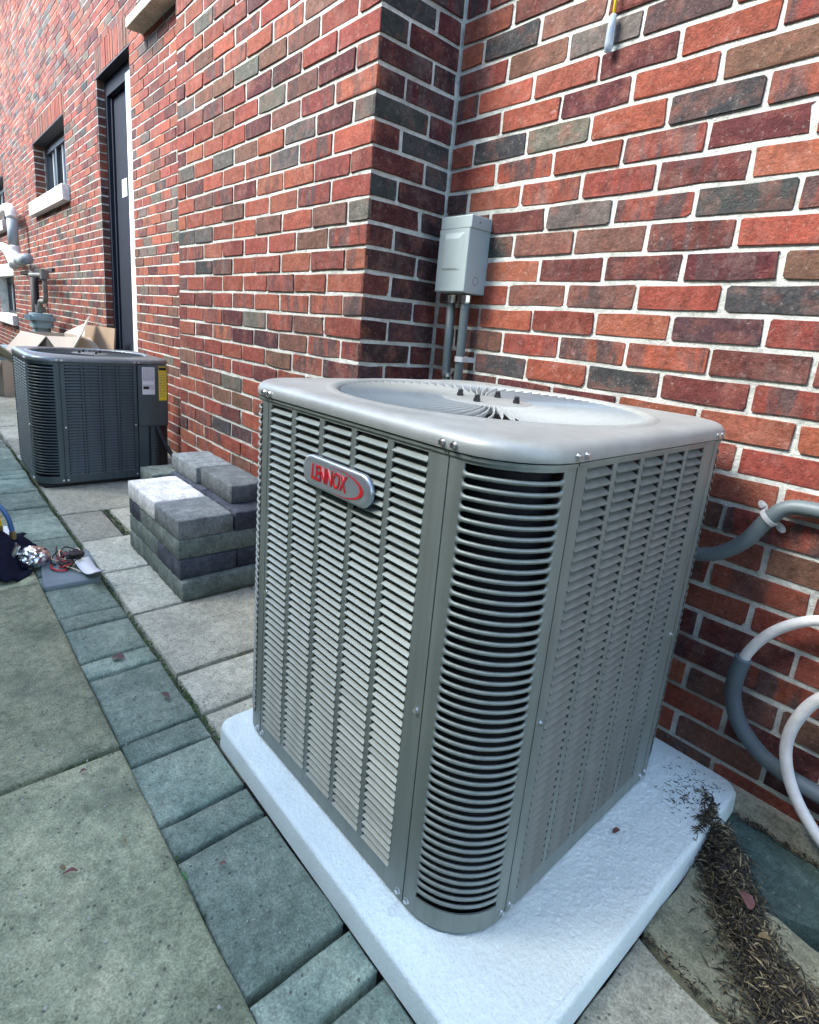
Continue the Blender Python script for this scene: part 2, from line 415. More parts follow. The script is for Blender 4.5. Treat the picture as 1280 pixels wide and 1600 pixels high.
# pale concrete far down the alley
far = MB(); far.box(-30, -8.65, -2.6, .03, -.06, 0); tag(far.build('path', M['slab']), kind='structure')

# ------------------------------------------------------------------ house: mortar, bricks
house = tag(empty('brick_house', (0, 0, 0)), 'red brick house with white mortar, chimney projection, dark door and windows', 'house')
LY = .055                      # plane of the left part of the wall
PX, PD = -1.4805, -.305        # projection
lvl = lambda i: (BZ + i) * S
ZB = 0.0; ZTOP = lvl(60)
mo = MB()
def wallbox(x0, x1, y0, y1, z0, z1): mo.box(x0, x1, y0, y1, z0, z1)
wallbox(0.0, 3.6, 0, .12, ZB, ZTOP)
wallbox(PX, -.0002, PD, .12, ZB, ZTOP)
# left wall with openings (x0,x1,z0,z1)
DOOR = (-4.30, -3.40, .02, 2.752)
WIN1 = (-7.20, -5.52, 2.10, 2.74)
WIN2 = (-11.6, -9.75, 2.10, 2.74)
BAS = (-11.2, -9.45, .70, 1.30)
UPW = (-3.00, -1.80, 2.785, 3.9)
OPEN = [DOOR, WIN1, WIN2, BAS, UPW]
xsn = sorted({-18, PX - .0002} | {o[0] for o in OPEN} | {o[1] for o in OPEN})
for a, b in zip(xsn[:-1], xsn[1:]):
    segs = [(0.0, ZTOP + 2)]
    for o in OPEN:
        if o[0] <= a and o[1] >= b:
            ns = []
            for z0, z1 in segs:
                if o[2] > z0: ns.append((z0, min(z1, o[2])))
                if o[3] < z1: ns.append((max(z0, o[3]), z1))
            segs = ns
    for z0, z1 in segs: wallbox(a, b, LY, LY + .22, z0, z1)
mo.build('wall', M['mortar'], house)
fo = MB(); fo.box(0.0, 3.6, -.024, .1, -.1, .052); fo.build('foundation', M['concrete'], house)

PAL = {'red': [(0.255, 0.064, 0.038), (0.220, 0.053, 0.034), (0.280, 0.079, 0.044), (0.190, 0.044, 0.032), (0.245, 0.074, 0.044)],
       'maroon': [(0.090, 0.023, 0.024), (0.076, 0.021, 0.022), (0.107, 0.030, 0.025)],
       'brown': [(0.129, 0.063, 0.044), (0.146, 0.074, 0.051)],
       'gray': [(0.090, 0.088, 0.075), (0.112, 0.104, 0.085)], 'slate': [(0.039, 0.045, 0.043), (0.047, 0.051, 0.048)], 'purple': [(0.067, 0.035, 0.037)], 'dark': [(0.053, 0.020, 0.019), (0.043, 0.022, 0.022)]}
def pick(rr, far=False):
    u = rr.random()
    k = 'red' if u < .62 else 'maroon' if u < .76 else 'brown' if u < .88 else 'gray' if u < .965 else 'slate'
    return k
DARK = {'R': [(.225, 1.787, 'slate'), (.58, 1.707, 'gray'), (.726, 1.70, 'purple'), (.798, 1.512, 'slate'), (.406, 1.514, 'gray'), (.206, 1.516, 'slate'), (.50, 1.319, 'gray'), (.895, 1.317, 'slate'), (.222, 1.254, 'slate'), (.584, 1.254, 'brown'), (.979, 1.112, 'slate'), (.892, 1.046, 'purple'), (.291, .916, 'slate'), (.686, .924, 'slate'), (.047, 1.383, 'purple'), (.897, 1.447, 'maroon'), (.597, 1.104, 'brown'), (.80, 1.187, 'maroon'), (.60, 1.187, 'maroon')],
        'F': [(-.809, 1.856, 'gray'), (-.604, 1.722, 'gray'), (-.389, 1.594, 'gray'), (-.494, 1.519, 'gray'), (-.996, 1.581, 'gray'), (-1.399, 1.847, 'gray'), (-1.382, 1.579, 'gray'), (-.04, 1.586, 'gray'), (-.044, 1.324, 'gray'), (-1.201, 1.316, 'gray'), (-1.389, 1.314, 'slate'), (-1.217, 2.113, 'gray'), (-1.01, 1.852, 'brown'), (-1.202, 1.182, 'slate'), (-.70, .988, 'gray'), (-.29, .985, 'brown'), (-.59, .92, 'purple'), (-.892, .722, 'gray'), (-.991, .52, 'slate'), (-.753, .533, 'purple')],
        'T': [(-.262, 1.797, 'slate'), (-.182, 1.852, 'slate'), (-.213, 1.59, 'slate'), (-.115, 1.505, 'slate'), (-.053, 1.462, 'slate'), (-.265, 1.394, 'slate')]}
# bricks: (key, origin fn, u0, u1, z0, z1)
FACES = {'R': lambda u, n, z: (u, -n, z), 'F': lambda u, n, z: (u, PD - n, z), 'T': lambda u, n, z: (n, u, z),
         'L': lambda u, n, z: (u, LY - n, z), 'JD': lambda u, n, z: (DOOR[0] + n, u, z), 'J1': lambda u, n, z: (WIN1[0] + n, u, z), 'J2': lambda u, n, z: (UPW[0] + n, u, z), 'S': lambda u, n, z: (PX - n, u, z)}
bricks = []
PB, J = .1974, .0114
def course(key, u0, u1, first, i, skip=None, z0=None):
    """stretchers between u0 and u1; first = u of a joint"""
    k = math.floor((u0 - first) / PB) + 1
    us = [u0] + [first + PB * q for q in range(k, 400) if u0 + .02 < first + PB * q < u1 - .02] + [u1]
    for a, b in zip(us[:-1], us[1:]):
        ja = 0 if a == u0 and key in ('F',) else J / 2
        jb = 0 if b == u1 and key in ('F',) else J / 2
        bricks.append([key, a + ja, b - jb, lvl(i) + J / 2, lvl(i + 1) - J / 2])
for i in range(-17, 22):
    ev = i % 2 == 0
    course('R', .004, 1.95, .1949 if ev else .1949 - PB / 2, i)
    # return face: stretcher + header
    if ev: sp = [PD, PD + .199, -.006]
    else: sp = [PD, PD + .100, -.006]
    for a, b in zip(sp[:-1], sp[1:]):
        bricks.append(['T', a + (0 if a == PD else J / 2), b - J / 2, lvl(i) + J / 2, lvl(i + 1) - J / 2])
for i in range(-17, 24):
    ev = i % 2 == 0
    course('F', PX, 0, -PB / 2 if ev else 0 - PB * 20, i)
    bricks.append(['S', PD + .008, PD + (.19 if ev else .09), lvl(i) + J / 2, lvl(i + 1) - J / 2])
    bricks.append(['S', PD + (.20 if ev else .10), LY - .008, lvl(i) + J / 2, lvl(i + 1) - J / 2])
for i in range(-17, 75):
    z0, z1 = lvl(i), lvl(i + 1); zc = (z0 + z1) / 2
    holes = sorted((o[0], o[1]) for o in OPEN if o[2] - .03 < zc < o[3] + (.21 if o is not UPW else 0))
    x1 = PX; spans = []
    for h in reversed(holes):
        spans.append((h[1], x1)); x1 = h[0]
    spans.append((-17.5, x1))
    for a, b in spans:
        if b - a > .03: course('L', a, b, -1.62 + (PB / 2 if i % 2 else 0), i)
    for key, o in (('JD', DOOR), ('J1', WIN1), ('J2', UPW)):
        if o[2] < zc < o[3]: bricks.append([key, LY + .002, LY + (.11 if i % 2 else .10), z0 + J / 2, z1 - J / 2])

def brick_geo(mb, key, u0, u1, z0, z1, rr, col, simple):
    fn = FACES[key]; pr = .0034 + rr.uniform(-.0018, .0022)
    jt = lambda a: rr.uniform(-a, a)
    u0 += jt(.0012); u1 += jt(.0012); z0 += jt(.0012); z1 += jt(.0012)
    if key in ('F', 'T'):       # corner bricks meet at the arris
        if key == 'F' and abs(u1) < .004: u1 = .0036
        if key == 'T' and abs(u0 - PD) < .004: u0 = PD - .0034
    if simple:
        V = [fn(u0, -.004, z0), fn(u1, -.004, z0), fn(u1, -.004, z1), fn(u0, -.004, z1), fn(u0, pr, z0), fn(u1, pr, z0), fn(u1, pr, z1), fn(u0, pr, z1)]
        F = [(4, 5, 6, 7), (0, 1, 5, 4), (1, 2, 6, 5), (2, 3, 7, 6), (3, 0, 4, 7)]
    else:
        c = rr.uniform(.0012, .0042); um = (u0 + u1) / 2
        ol = [(u0 + c, z0), (um + jt(.02), z0 + jt(.0014)), (u1 - c, z0), (u1, z0 + c), (u1, z1 - c), (u1 - c, z1), (um + jt(.02), z1 + jt(.0014)), (u0 + c, z1), (u0, z1 - c), (u0, z0 + c)]
        ol = [(a + jt(.0018), b + jt(.0018)) for a, b in ol]
        if rr.random() < .22:
            kq = rr.choice((0, 2, 4, 7)); a, b = ol[kq]; ol[kq] = (a + (um - a) * rr.uniform(.03, .09), b); a, b = ol[(kq + 9) % 10] if kq == 0 else ol[kq + 1]
            if kq == 0: ol[9] = (a, b + ((z0 + z1) / 2 - b) * rr.uniform(.1, .35))
            elif kq == 2: ol[3] = (a, b + ((z0 + z1) / 2 - b) * rr.uniform(.1, .35))
        V = []
        zc = (z0 + z1) / 2
        for n_, ins in ((-.006, 0), (pr - .001, 0), (pr, .0011)):
            for a, b in ol:
                sx = 1 - 2 * ins / (u1 - u0); sz = 1 - 2 * ins / (z1 - z0)
                V.append(fn(um + (a - um) * sx, n_ + (jt(.0006) if ins else 0), zc + (b - zc) * sz))
        F = [(r_ * 10 + k, r_ * 10 + (k + 1) % 10, (r_ + 1) * 10 + (k + 1) % 10, (r_ + 1) * 10 + k) for r_ in (0, 1) for k in range(10)] + [tuple(range(20, 30))]
    mb.add(V, F, col)

spec = []
for b in bricks:
    key, u0, u1, z0, z1 = b
    fn = FACES[key]; q = [project(fn(u, .006, z)) for u, z in ((u0, z0), (u1, z0), (u1, z1), (u0, z1))]
    area = 0; vis = False
    if all(q):
        vis = any(-700 < a[0] < 1900 and -700 < a[1] < 1700 for a in q)
        inside = sum(1 for a in q if 0 < a[0] < 1280 and 0 < a[1] < 1600) / 4
        area = abs(sum(q[i][0] * q[(i + 1) % 4][1] - q[(i + 1) % 4][0] * q[i][1] for i in range(4))) / 2 * inside
        cx = sum(a[0] for a in q) / 4; cy = sum(a[1] for a in q) / 4
        # hidden behind the nearer unit
        if 410 < cx < 1090 and cy > 640 + max(0, (cx - 1000) * 6): area = 0
        if key == 'S': area = 0
    if vis or key == 'R': spec.append((area, b))
spec.sort(key=lambda s_: -s_[0])
rest = MB()
for n_, (area, b) in enumerate(spec):
    key, u0, u1, z0, z1 = b; rr = random.Random(int((u0 * 977 + z0 * 7919) * 1000) + hash(len(key)))
    k = pick(rr); uc = (u0 + u1) / 2; zc = (z0 + z1) / 2
    if key in 'RFT':
        if key == 'T': k = rr.choice(('maroon', 'maroon', 'maroon', 'purple', 'dark', 'dark'))  # return bricks picked darker to paint in that face's shade
        elif k in ('gray', 'slate'): k = 'red' if rr.random() < .8 else 'brown'
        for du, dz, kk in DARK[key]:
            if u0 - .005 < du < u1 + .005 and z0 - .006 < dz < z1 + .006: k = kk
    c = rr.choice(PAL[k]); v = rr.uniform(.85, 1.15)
    st = 0 if k in ('gray', 'slate') else (rr.choice((0, 0, 0, .25, .6, .9)))
    col = (c[0] * v, c[1] * v * rr.uniform(.9, 1.1), c[2] * v, st)
    if n_ < 300 and area > 0:
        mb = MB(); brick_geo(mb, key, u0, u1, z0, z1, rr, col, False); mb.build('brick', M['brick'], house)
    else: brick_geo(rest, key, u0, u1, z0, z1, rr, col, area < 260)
tag(rest.build('brickwork', M['brick'], house), kind='stuff')
# soldier courses over openings
sol = MB()
for o in (DOOR, WIN1, WIN2):
    zt = o[3] + .012; x = o[0] - .02
    while x < o[1] + .0:
        rr = random.Random(int(x * 1000)); c = rr.choice(PAL['red'] + PAL['brown'])
        brick_geo(sol, 'L', x + .005, x + .058, zt, zt + .192, rr, (*c, 0), True); x += .0667
tag(sol.build('soldier_course', M['brick'], house), kind='stuff')
for o in (DOOR, WIN1, WIN2):
    li = MB(); li.box(o[0] - .06, o[1] + .03, LY - .004, LY + .12, o[3] - .002, o[3] + .008); li.build('lintel', M['steel'], house)
# door
dr = MB(); d0, d1, dz0, dz1 = DOOR
dr.box(d0 + .06, d1 - .07, LY + .10, LY + .14, 0, dz1 - .12)
door = dr.build('door', M['doorpaint'], house)
fr = MB(); fr.box(d0, d0 + .06, LY + .06, LY + .16, 0, dz1 - .003); fr.box(d0 + .061, d1 - .001, LY + .06, LY + .16, dz1 - .12, dz1 - .003)
fr.box(d0 + .061, d0 + .10, LY + .085, LY + .099, 0, dz1 - .121)
fr.build('door_frame', M['doorpaint'], door)
tr = MB(); tr.box(d1 - .18, d1 - .002, LY + .02, LY + .06, 0, dz1 - .36)
tr.build('door_trim', M['white'], door)
tp = MB(); tp.box(d1 - .19, d1 - .002, LY + .02, LY + .1, dz1 - .358, dz1 - .122); tp.build('door_closer', M['meter'], door)
st = MB(); st.box(-4.03, -3.90, LY + .096, LY + .0995, 1.856, 1.990); st.build('sticker', M['white'], door)
# windows
def window(o, sillz, sill_out=.07, sill_drop=.15, sm='sill'):
    a, b, z0, z1 = o
    f = MB(); y = LY + .115
    f.box(a, b, y, y + .06, z1 - .10, z1 - .002); f.box(a, b, y, y + .06, z0, z0 + .05)
    f.box(a, a + .09, y, y + .06, z0 + .0501, z1 - .1001); f.box(b - .09, b, y, y + .06, z0 + .0501, z1 - .1001)
    wn = f.build('window', M['winpaint'], house)
    k = 3; ww = (b - a - .18) / k
    for q in range(1, k):
        mm = MB(); cx = a + .09 + ww * q; mm.box(cx - .04, cx + .04, y + .004, y + .056, z0 + .0502, z1 - .1002); mm.build('mullion', M['winpaint'], wn)
    for q in range(k):
        cx = a + .09 + ww * q
        pm = MB(); pm.box(cx + .035, cx + ww - .035, y + .035, y + .041, z0 + .045, z1 - .095); pm.build('pane', M['glass'], wn)
        gb = MB(); gb.box(cx + ww / 2 - .006, cx + ww / 2 + .006, y + .02, y + .034, z0 + .0503, z1 - .1003); gb.build('glazing_bar', M['white'], wn)
    if sillz:
        s_ = MB(); s_.box(a - .09, b + .09, LY - sill_out, LY + .17, z0 - sill_drop, z0 - .001); so_ = s_.build('sill', M[sm], wn)
        bv = so_.modifiers.new('bevel', 'BEVEL'); bv.width = .006; bv.segments = 2
for o in (WIN1, WIN2, BAS): window(o, True)
window(UPW, True, sill_out=.11, sill_drop=.06, sm='slab')

# unseen house added across the alley, behind the camera, to shade ground and lower walls
nh = tag(empty('unseen_shade_house', (0, -3.25, 0)), 'unseen dark house added across the alley to shade the ground', 'house')
fm = plain('shade_house_cladding', (.075, .075, .07), .8, var=.2, vscale=5)
q = MB(); q.box(-26, 7, -3.0, 0, -.04, 3.75); q.build('wall', fm, nh)
q = MB(); q.box(-26.2, 7.2, -3.2, .12, 3.751, 3.9); q.build('eave', fm, nh)

# ------------------------------------------------------------------ equipment pad
pd = MB(); PR = rrect(.872, .862, .035, 6)
pad_c = (.714, -.4305)
rings = [(1, 0, 0), (0, 0, .036), (-.003, 0, .045), (-.009, 0, .0515), (-.017, 0, .0536)]
def offs(poly, d):
    return [(x_ + math.copysign(min(abs(x_), 1) and d, x_) if abs(x_) > .30 else x_ * (1 + d / .436), y_ + math.copysign(d, y_) if abs(y_) > .30 else y_ * (1 + d / .43)) for x_, y_ in poly]
V = []; F = []; n = len(PR)
prof = [(.002, 0), (0, .044), (-.0015, .0495), (-.005, .0527), (-.010, .0536)]
for d, z in prof:
    s_x = (.436 + d) / .436; s_y = (.431 + d) / .431
    V += [(pad_c[0] + a * s_x, pad_c[1] + b * s_y, z) for a, b in PR]
for r_ in range(len(prof) - 1): F += [(r_ * n + i, r_ * n + (i + 1) % n, (r_ + 1) * n + (i + 1) % n, (r_ + 1) * n + i) for i in range(n)]
F += [tuple(range(n))[::-1], tuple(range((len(prof) - 1) * n, len(prof) * n))]
pd.add(V, F)
# stippled coating on the top: real relief
GN = 400; V = []; idx = {}; F = []
hw_, hd_, rr_ = .436 - .011, .431 - .011, .028
for j in range(GN + 1):
    for i in range(GN + 1):
        a, b = (i / GN * 2 - 1) * hw_, (j / GN * 2 - 1) * hd_
        qx, qy = max(0, abs(a) - hw_ + rr_), max(0, abs(b) - hd_ + rr_)
        if qx * qx + qy * qy > rr_ * rr_: continue
        h_ = mnoise.noise(Vector((a * 210, b * 210, 1.5))) * .0014 + mnoise.noise(Vector((a * 95, b * 95, 4.5))) * .0008 + mnoise.noise(Vector((a * 9, b * 9, 7))) * .0004
        idx[i, j] = len(V); V.append((pad_c[0] + a, pad_c[1] + b, .0544 + max(-.0006, h_)))
for j in range(GN):
    for i in range(GN):
        k4 = [(i, j), (i + 1, j), (i + 1, j + 1), (i, j + 1)]
        if all(k in idx for k in k4): F.append(tuple(idx[k] for k in k4))
pd.add(V, F)
tag(pd.build('equipment_pad', M['pad'], angle=60), 'rough white concrete pad with rounded edges under the larger condenser', 'pad')

# ------------------------------------------------------------------ condenser units
def make_unit(name, loc, rz, W, D, H, s, rc, colsL, colsR, sealR, mats, z_lo, z_hi, pitch, fine, label, group):
    """local origin at the front corner: louvred faces at y=0 (x<0) and x=0 (y>0)"""
    mp, mtop = mats
    root = tag(empty(name, loc, rz), label, 'air conditioner', group)
    T = .0028
    fL = lambda u, n_, z: (u, -n_, z)
    fR = lambda u, n_, z: (n_, u, z)
    rowsN = int((z_hi - z_lo) / pitch)
    pt = (z_hi - z_lo) / rowsN
    # flat louvre panels
    for fn, cols, u0, u1 in ((fL, colsL, -W + s, -s), (fR, colsR, s, sealR)):
        f = MB(); g_ = .0012
        f.box(u0 + g_, u1 - g_, -T, 0, .006, z_lo, fn=fn); f.box(u0 + g_, u1 - g_, -T, 0, z_hi, H - .002, fn=fn)
        edges = [u0 + g_] + [q for c in cols for q in c] + [u1 - g_]
        for a, b in zip(edges[::2], edges[1::2]): f.box(a, b, -T, 0, z_lo, z_hi, fn=fn)
        # folded top edge of the panel
        f.box(u0 + g_, u1 - g_, .0002, .0022, H - .0065, H - .0015, fn=fn)
        f.build('louver_panel', mp, root)
    prof_ = [(.0016, .0002), (.0026, .0024), (-.0025, .0062), (-.0138, .0150), (-.0148, .0143), (-.0038, .0052), (.0002, .0016), (-.0004, .0002)]
    sc_ = pt / .0155
    def blade(wd):
        mb = MB(); V = []
        for sgn in (-1, 1):
            for k, (n_, z) in enumerate(prof_):
                ins = {0: -.0004, 1: -.0004, 2: .0012, 3: .0095, 4: .0095, 5: .0018, 6: -.0004, 7: -.0004}[k]
                V.append((sgn * (wd / 2 - ins), n_ * sc_ * (1 if fine or n_ > 0 else .45), z * sc_))
        F = [(k, (k + 1) % 8, 8 + (k + 1) % 8, 8 + k) for k in range(8)] + [tuple(range(8))[::-1], tuple(range(8, 16))]
        return mb.add(V, F)
    allb = []
    for face, cols in (('L', colsL), ('R', colsR)):
        for c in cols:
            for r_ in range(rowsN): allb.append((face, (c[0] + c[1]) / 2, c[1] - c[0], z_lo + r_ * pt))
    cz, sz = math.cos(rz), math.sin(rz)
    if fine:
        def size(t):
            p = (t[1], 0, t[3]) if t[0] == 'L' else (0, t[1], t[3])
            q_ = project((loc[0] + p[0] * cz - p[1] * sz, loc[1] + p[0] * sz + p[1] * cz, loc[2] + p[2])); return -q_[2] if False else q_[2]
        allb.sort(key=size); cache = {}; extra = {'L': MB(), 'R': MB()}
        for k, (face, uc, wd, z) in enumerate(allb):
            key = (face, round(wd, 4))
            if key not in cache:
                b_l = blade(wd); b_l.v = [((x_, -n_, z_) if face == 'L' else (n_, x_, z_)) for x_, n_, z_ in b_l.v]; cache[key] = b_l.mesh('louver', mp)
            if k < 300:
                o = link('louver', cache[key], root); o.location = (uc, 0, z) if face == 'L' else (0, uc, z)
                tw = R.gauss(0, .022); rl_ = R.gauss(0, .0022); o.rotation_euler = (tw, rl_, 0) if face == 'L' else (rl_, tw, 0)
            else:
                b_l = blade(wd); b_l.v = [((x_ + uc, -n_, z_ + z) if face == 'L' else (n_, x_ + uc, z_ + z)) for x_, n_, z_ in b_l.v]
                extra['L'].add(b_l.v, b_l.f)
        tag(extra['L'].build('louvers', mp, root), kind='stuff')
    else:
        for face, cols in (('L', colsL), ('R', colsR)):
            for c in cols:
                mb = MB()
                for r_ in range(rowsN):
                    b_l = blade(c[1] - c[0]); uc = (c[0] + c[1]) / 2; z = z_lo + r_ * pt
                    b_l.v = [((x_ + uc, -n_, z_ + z) if face == 'L' else (n_, x_ + uc, z_ + z)) for x_, n_, z_ in b_l.v]
                    mb.add(b_l.v, b_l.f)
                tag(mb.build('louver_column', mp, root), kind='stuff')
    # rounded corner panels: path from seam to seam
    def corner_path(cx, cy, ax, ay, n=14):
        """corner at (cx,cy); seam directions ax, ay (unit vectors pointing away from corner along the faces)"""
        ax = Vector(ax); ay = Vector(ay); P0 = Vector((cx, cy)); pts = []
        o = P0 + ax * rc + ay * rc
        pts.append((P0 + ax * (s - .0012), -ay)); 
        for k in range(n + 1):
            a = math.pi / 2 * k / n
            nrm = -ay * math.cos(a) - ax * math.sin(a); pts.append((o + nrm * rc, nrm))
        pts.append((P0 + ay * (s - .0012), -ax))
        return pts
    def resample(pts, m_):
        L = [0]
        for a, b in zip(pts[:-1], pts[1:]): L.append(L[-1] + (b[0] - a[0]).length)
        def at(t):
            for i in range(len(pts) - 1):
                if t <= L[i + 1] + 1e-9:
                    u = (t - L[i]) / (L[i + 1] - L[i] + 1e-12); n_ = (pts[i][1].lerp(pts[i + 1][1], u)).normalized()
                    return pts[i][0].lerp(pts[i + 1][0], u), n_
            return pts[-1]
        return L[-1], at
    def strip(mb, at, t0, t1, z0, z1, k, thick=T, out=0):
        V = []
        for i in range(k + 1):
            p, n_ = at(t0 + (t1 - t0) * i / k)
            for off, z in ((out, z0), (out, z1), (out - thick, z1), (out - thick, z0)): V.append((p.x + n_.x * off, p.y + n_.y * off, z))
        F = [(i * 4 + q, i * 4 + (q + 1) % 4, i * 4 + 4 + (q + 1) % 4, i * 4 + 4 + q) for i in range(k) for q in range(4)] + [(0, 1, 2, 3), (k * 4 + 3, k * 4 + 2, k * 4 + 1, k * 4)]
        mb.add(V, F)
    def bar(mb, at, t0, t1, zc, segs):
        pr_ = [(-.0024, -1), (-.0004, -1), (.0014, -.55), (.002, 0), (.0014, .55), (-.0004, 1), (-.0024, 1)]
        V = []; k = segs; m_ = len(pr_)
        ts = [0, .012, .03, .055] + [.055 + .89 * i / k for i in range(1, k)] + [.945, .97, .988, 1]
        for t in ts:
            e = min(t, 1 - t); hh = .0033 + (.0042 * (1 - min(1, e / .055)) ** 2.2)
            p, n_ = at(t0 + (t1 - t0) * t)
            for off, q in pr_: V.append((p.x + n_.x * off, p.y + n_.y * off, zc + q * hh * sc_))
        F = [(i * m_ + q, i * m_ + (q + 1) % m_, (i + 1) * m_ + (q + 1) % m_, (i + 1) * m_ + q) for i in range(len(ts) - 1) for q in range(m_)]
        mb.add(V, F)
    corners = [((0, 0), (-1, 0), (0, 1)), ((-W, 0), (1, 0), (0, 1)), ((0, D), (0, -1), (-1, 0))]
    for ci, (cpt, ax, ay) in enumerate(corners):
        L, at = resample(corner_path(*cpt, ax, ay), 30); sl = .026
        f = MB()
        strip(f, at, 0, L, .006, z_lo, 26); strip(f, at, 0, L, z_hi, H - .002, 26)
        strip(f, at, 0, sl, z_lo, z_hi, 3); strip(f, at, L - sl, L, z_lo, z_hi, 3)
        strip(f, at, 0, L, H - .0065, H - .0015, 26, .002, .0022)
        f.build('corner_panel', mp, root, angle=35)
        if ci == 0 and fine:
            mb = MB(); bar(mb, at, sl - .0008, L - sl + .0008, 0, 14); me = mb.mesh('corner_bar', mp, True)
            for r_ in range(rowsN + 1):
                if r_ in (0, rowsN): continue
                o = link('corner_bar', me, root); o.location = (0, 0, z_lo + r_ * pt)
        else:
            mb = MB()
            for r_ in range(1, rowsN): bar(mb, at, sl - .0008, L - sl + .0008, z_lo + r_ * pt, 8)
            tag(mb.build('corner_bars', mp, root, smooth=True), kind='stuff')
    # plain rear panels, base pan and the dark coil inside
    rp = MB(); rp.box(-W, -W + T, s, D - .02, .006, H - .002); rp.box(-W + .02, -s, D - T, D, .006, H - .002); rp.build('rear_panel', mp, root)
    co = MB(); co.prism([(x_ - W / 2, y_ + D / 2) for x_, y_ in rrect(W - .042, D - .042, rc * .82, 6)], .004, H - .01)
    co.build('coil', M['coil'], root, angle=40)
    bp_ = MB(); bp_.prism([(x_ - W / 2, y_ + D / 2) for x_, y_ in rrect(W - .012, D - .012, rc * .95, 6)], .0, .0055); bp_.build('base_pan', M['black'], root)
    # cap
    nseg = 24; NV = nseg * 4
    def rr_ring(off, z):
        out = []; hw, hd = W / 2 + off, D / 2 + off; r = max(.01, rc + off)
        for qd, (sx, sy) in enumerate(((1, 1), (-1, 1), (-1, -1), (1, -1))):
            for k in range(nseg):
                # quarter side: angle measured at centre, straight-arc-straight
                t = k / nseg
                h1 = (hd - r) if qd % 2 == 0 else (hw - r); h2 = (hw - r) if qd % 2 == 0 else (hd - r); arc = r * math.pi / 2; Lq = h1 + arc + h2; d = t * Lq
                # walk counter-clockwise from the +x axis
                if d < h1: loc_ = (hw, d) if qd % 2 == 0 else (hd, d)
                elif d < h1 + arc:
                    a = (d - h1) / r; loc_ = ((hw if qd % 2 == 0 else hd) - r + r * math.cos(a), h1 + r * math.sin(a))
                else: loc_ = ((hw if qd % 2 == 0 else hd) - r - (d - h1 - arc), (hd if qd % 2 == 0 else hw))
                a_, b_2 = loc_
                p = [(a_, b_2), (-b_2, a_), (-a_, -b_2), (b_2, -a_)][qd]
                out.append((p[0] - W / 2, p[1] + D / 2, z))
        return out
    rg = min(W, D) / 2 - .0615
    base = rr_ring(-.02, H)
    def ci_ring(r, z): 
        out = []
        for v in base:
            a = math.atan2(v[1] - D / 2, v[0] + W / 2); out.append((-W / 2 + r * math.cos(a), D / 2 + r * math.sin(a), z))
        return out
    rings_ = [rr_ring(-.002, H + .001), rr_ring(.0045, H + .0006), rr_ring(.005, H + .003), rr_ring(.0045, H + .010), rr_ring(.0025, H + .0165), rr_ring(-.003, H + .0225), rr_ring(-.011, H + .0262), rr_ring(-.022, H + .0278),
              ci_ring(rg + .030, H + .0282), ci_ring(rg + .027, H + .0288), ci_ring(rg + .022, H + .0315), ci_ring(rg + .015, H + .0315), ci_ring(rg + .008, H + .0285), ci_ring(rg + .002, H + .022), ci_ring(rg, H + .008), ci_ring(rg - .001, H - .03)]
    cp_ = MB(); V = [v for r_ in rings_ for v in r_]
    F = [(r_ * NV + i, r_ * NV + (i + 1) % NV, (r_ + 1) * NV + (i + 1) % NV, (r_ + 1) * NV + i) for r_ in range(len(rings_) - 1) for i in range(NV)]
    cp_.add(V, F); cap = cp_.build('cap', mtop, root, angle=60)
    # fan guard: vanes, rings, hub
    cx, cy = -W / 2, D / 2; hub = .098
    nv = 84 if fine else 60
    vm = MB(); V = []
    for k in range(5):
        t = k / 4; r = hub - .004 + (rg - hub + .003) * t; sw = -.13 * t
        for off, z in ((.0006, .0252 + .002 * t), (-.0006, .0165)):
            for th in (.0007, -.0007):
                a = sw + (off + th) / r; V.append((r * math.cos(a), r * math.sin(a), H + z))
    F = []
    for k in range(4):
        o_ = k * 4; F += [(o_, o_ + 4, o_ + 6, o_ + 2), (o_ + 1, o_ + 3, o_ + 7, o_ + 5), (o_, o_ + 1, o_ + 5, o_ + 4), (o_ + 2, o_ + 6, o_ + 7, o_ + 3)]
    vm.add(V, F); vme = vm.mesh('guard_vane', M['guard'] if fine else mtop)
    if fine:
        for k in range(nv):
            o = link('guard_vane', vme, root); o.location = (cx, cy, 0); o.rotation_euler = (0, 0, 2 * math.pi * k / nv)
    else:
        mb = MB()
        for k in range(nv):
            a = 2 * math.pi * k / nv; mb.add([(cx + v[0] * math.cos(a) - v[1] * math.sin(a), cy + v[0] * math.sin(a) + v[1] * math.cos(a), v[2]) for v in V], F)
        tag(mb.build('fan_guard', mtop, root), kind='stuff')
    hb = MB(); V = []
    hp = [(hub, .010), (hub, .0225), (hub - .004, .0245), (hub - .03, .0265), (.03, .0275), (.001, .0275)]
    for r, z in hp: V += [(cx + r * math.cos(2 * math.pi * k / 40), cy + r * math.sin(2 * math.pi * k / 40), H + z) for k in range(40)]
    hb.add(V, [(i * 40 + k, i * 40 + (k + 1) % 40, (i + 1) * 40 + (k + 1) % 40, (i + 1) * 40 + k) for i in range(len(hp) - 1) for k in range(40)])
    hubo = hb.build('guard_hub', mtop, root, angle=50)
    for k in range(4):
        a = math.radians(20 + 90 * k); x_, y_ = cx + .062 * math.cos(a), cy + .062 * math.sin(a)
        sm = MB(); sm.tube([(x_, y_, H + .025), (x_, y_, H + .033)], .0075, 6); sm.tube([(x_, y_, H + .0331), (x_, y_, H + .039), (x_, y_, H + .041)], [.0055, .0055, .0035], 8)
        sm.build('stud', M['black'], hubo)
    fb = MB()
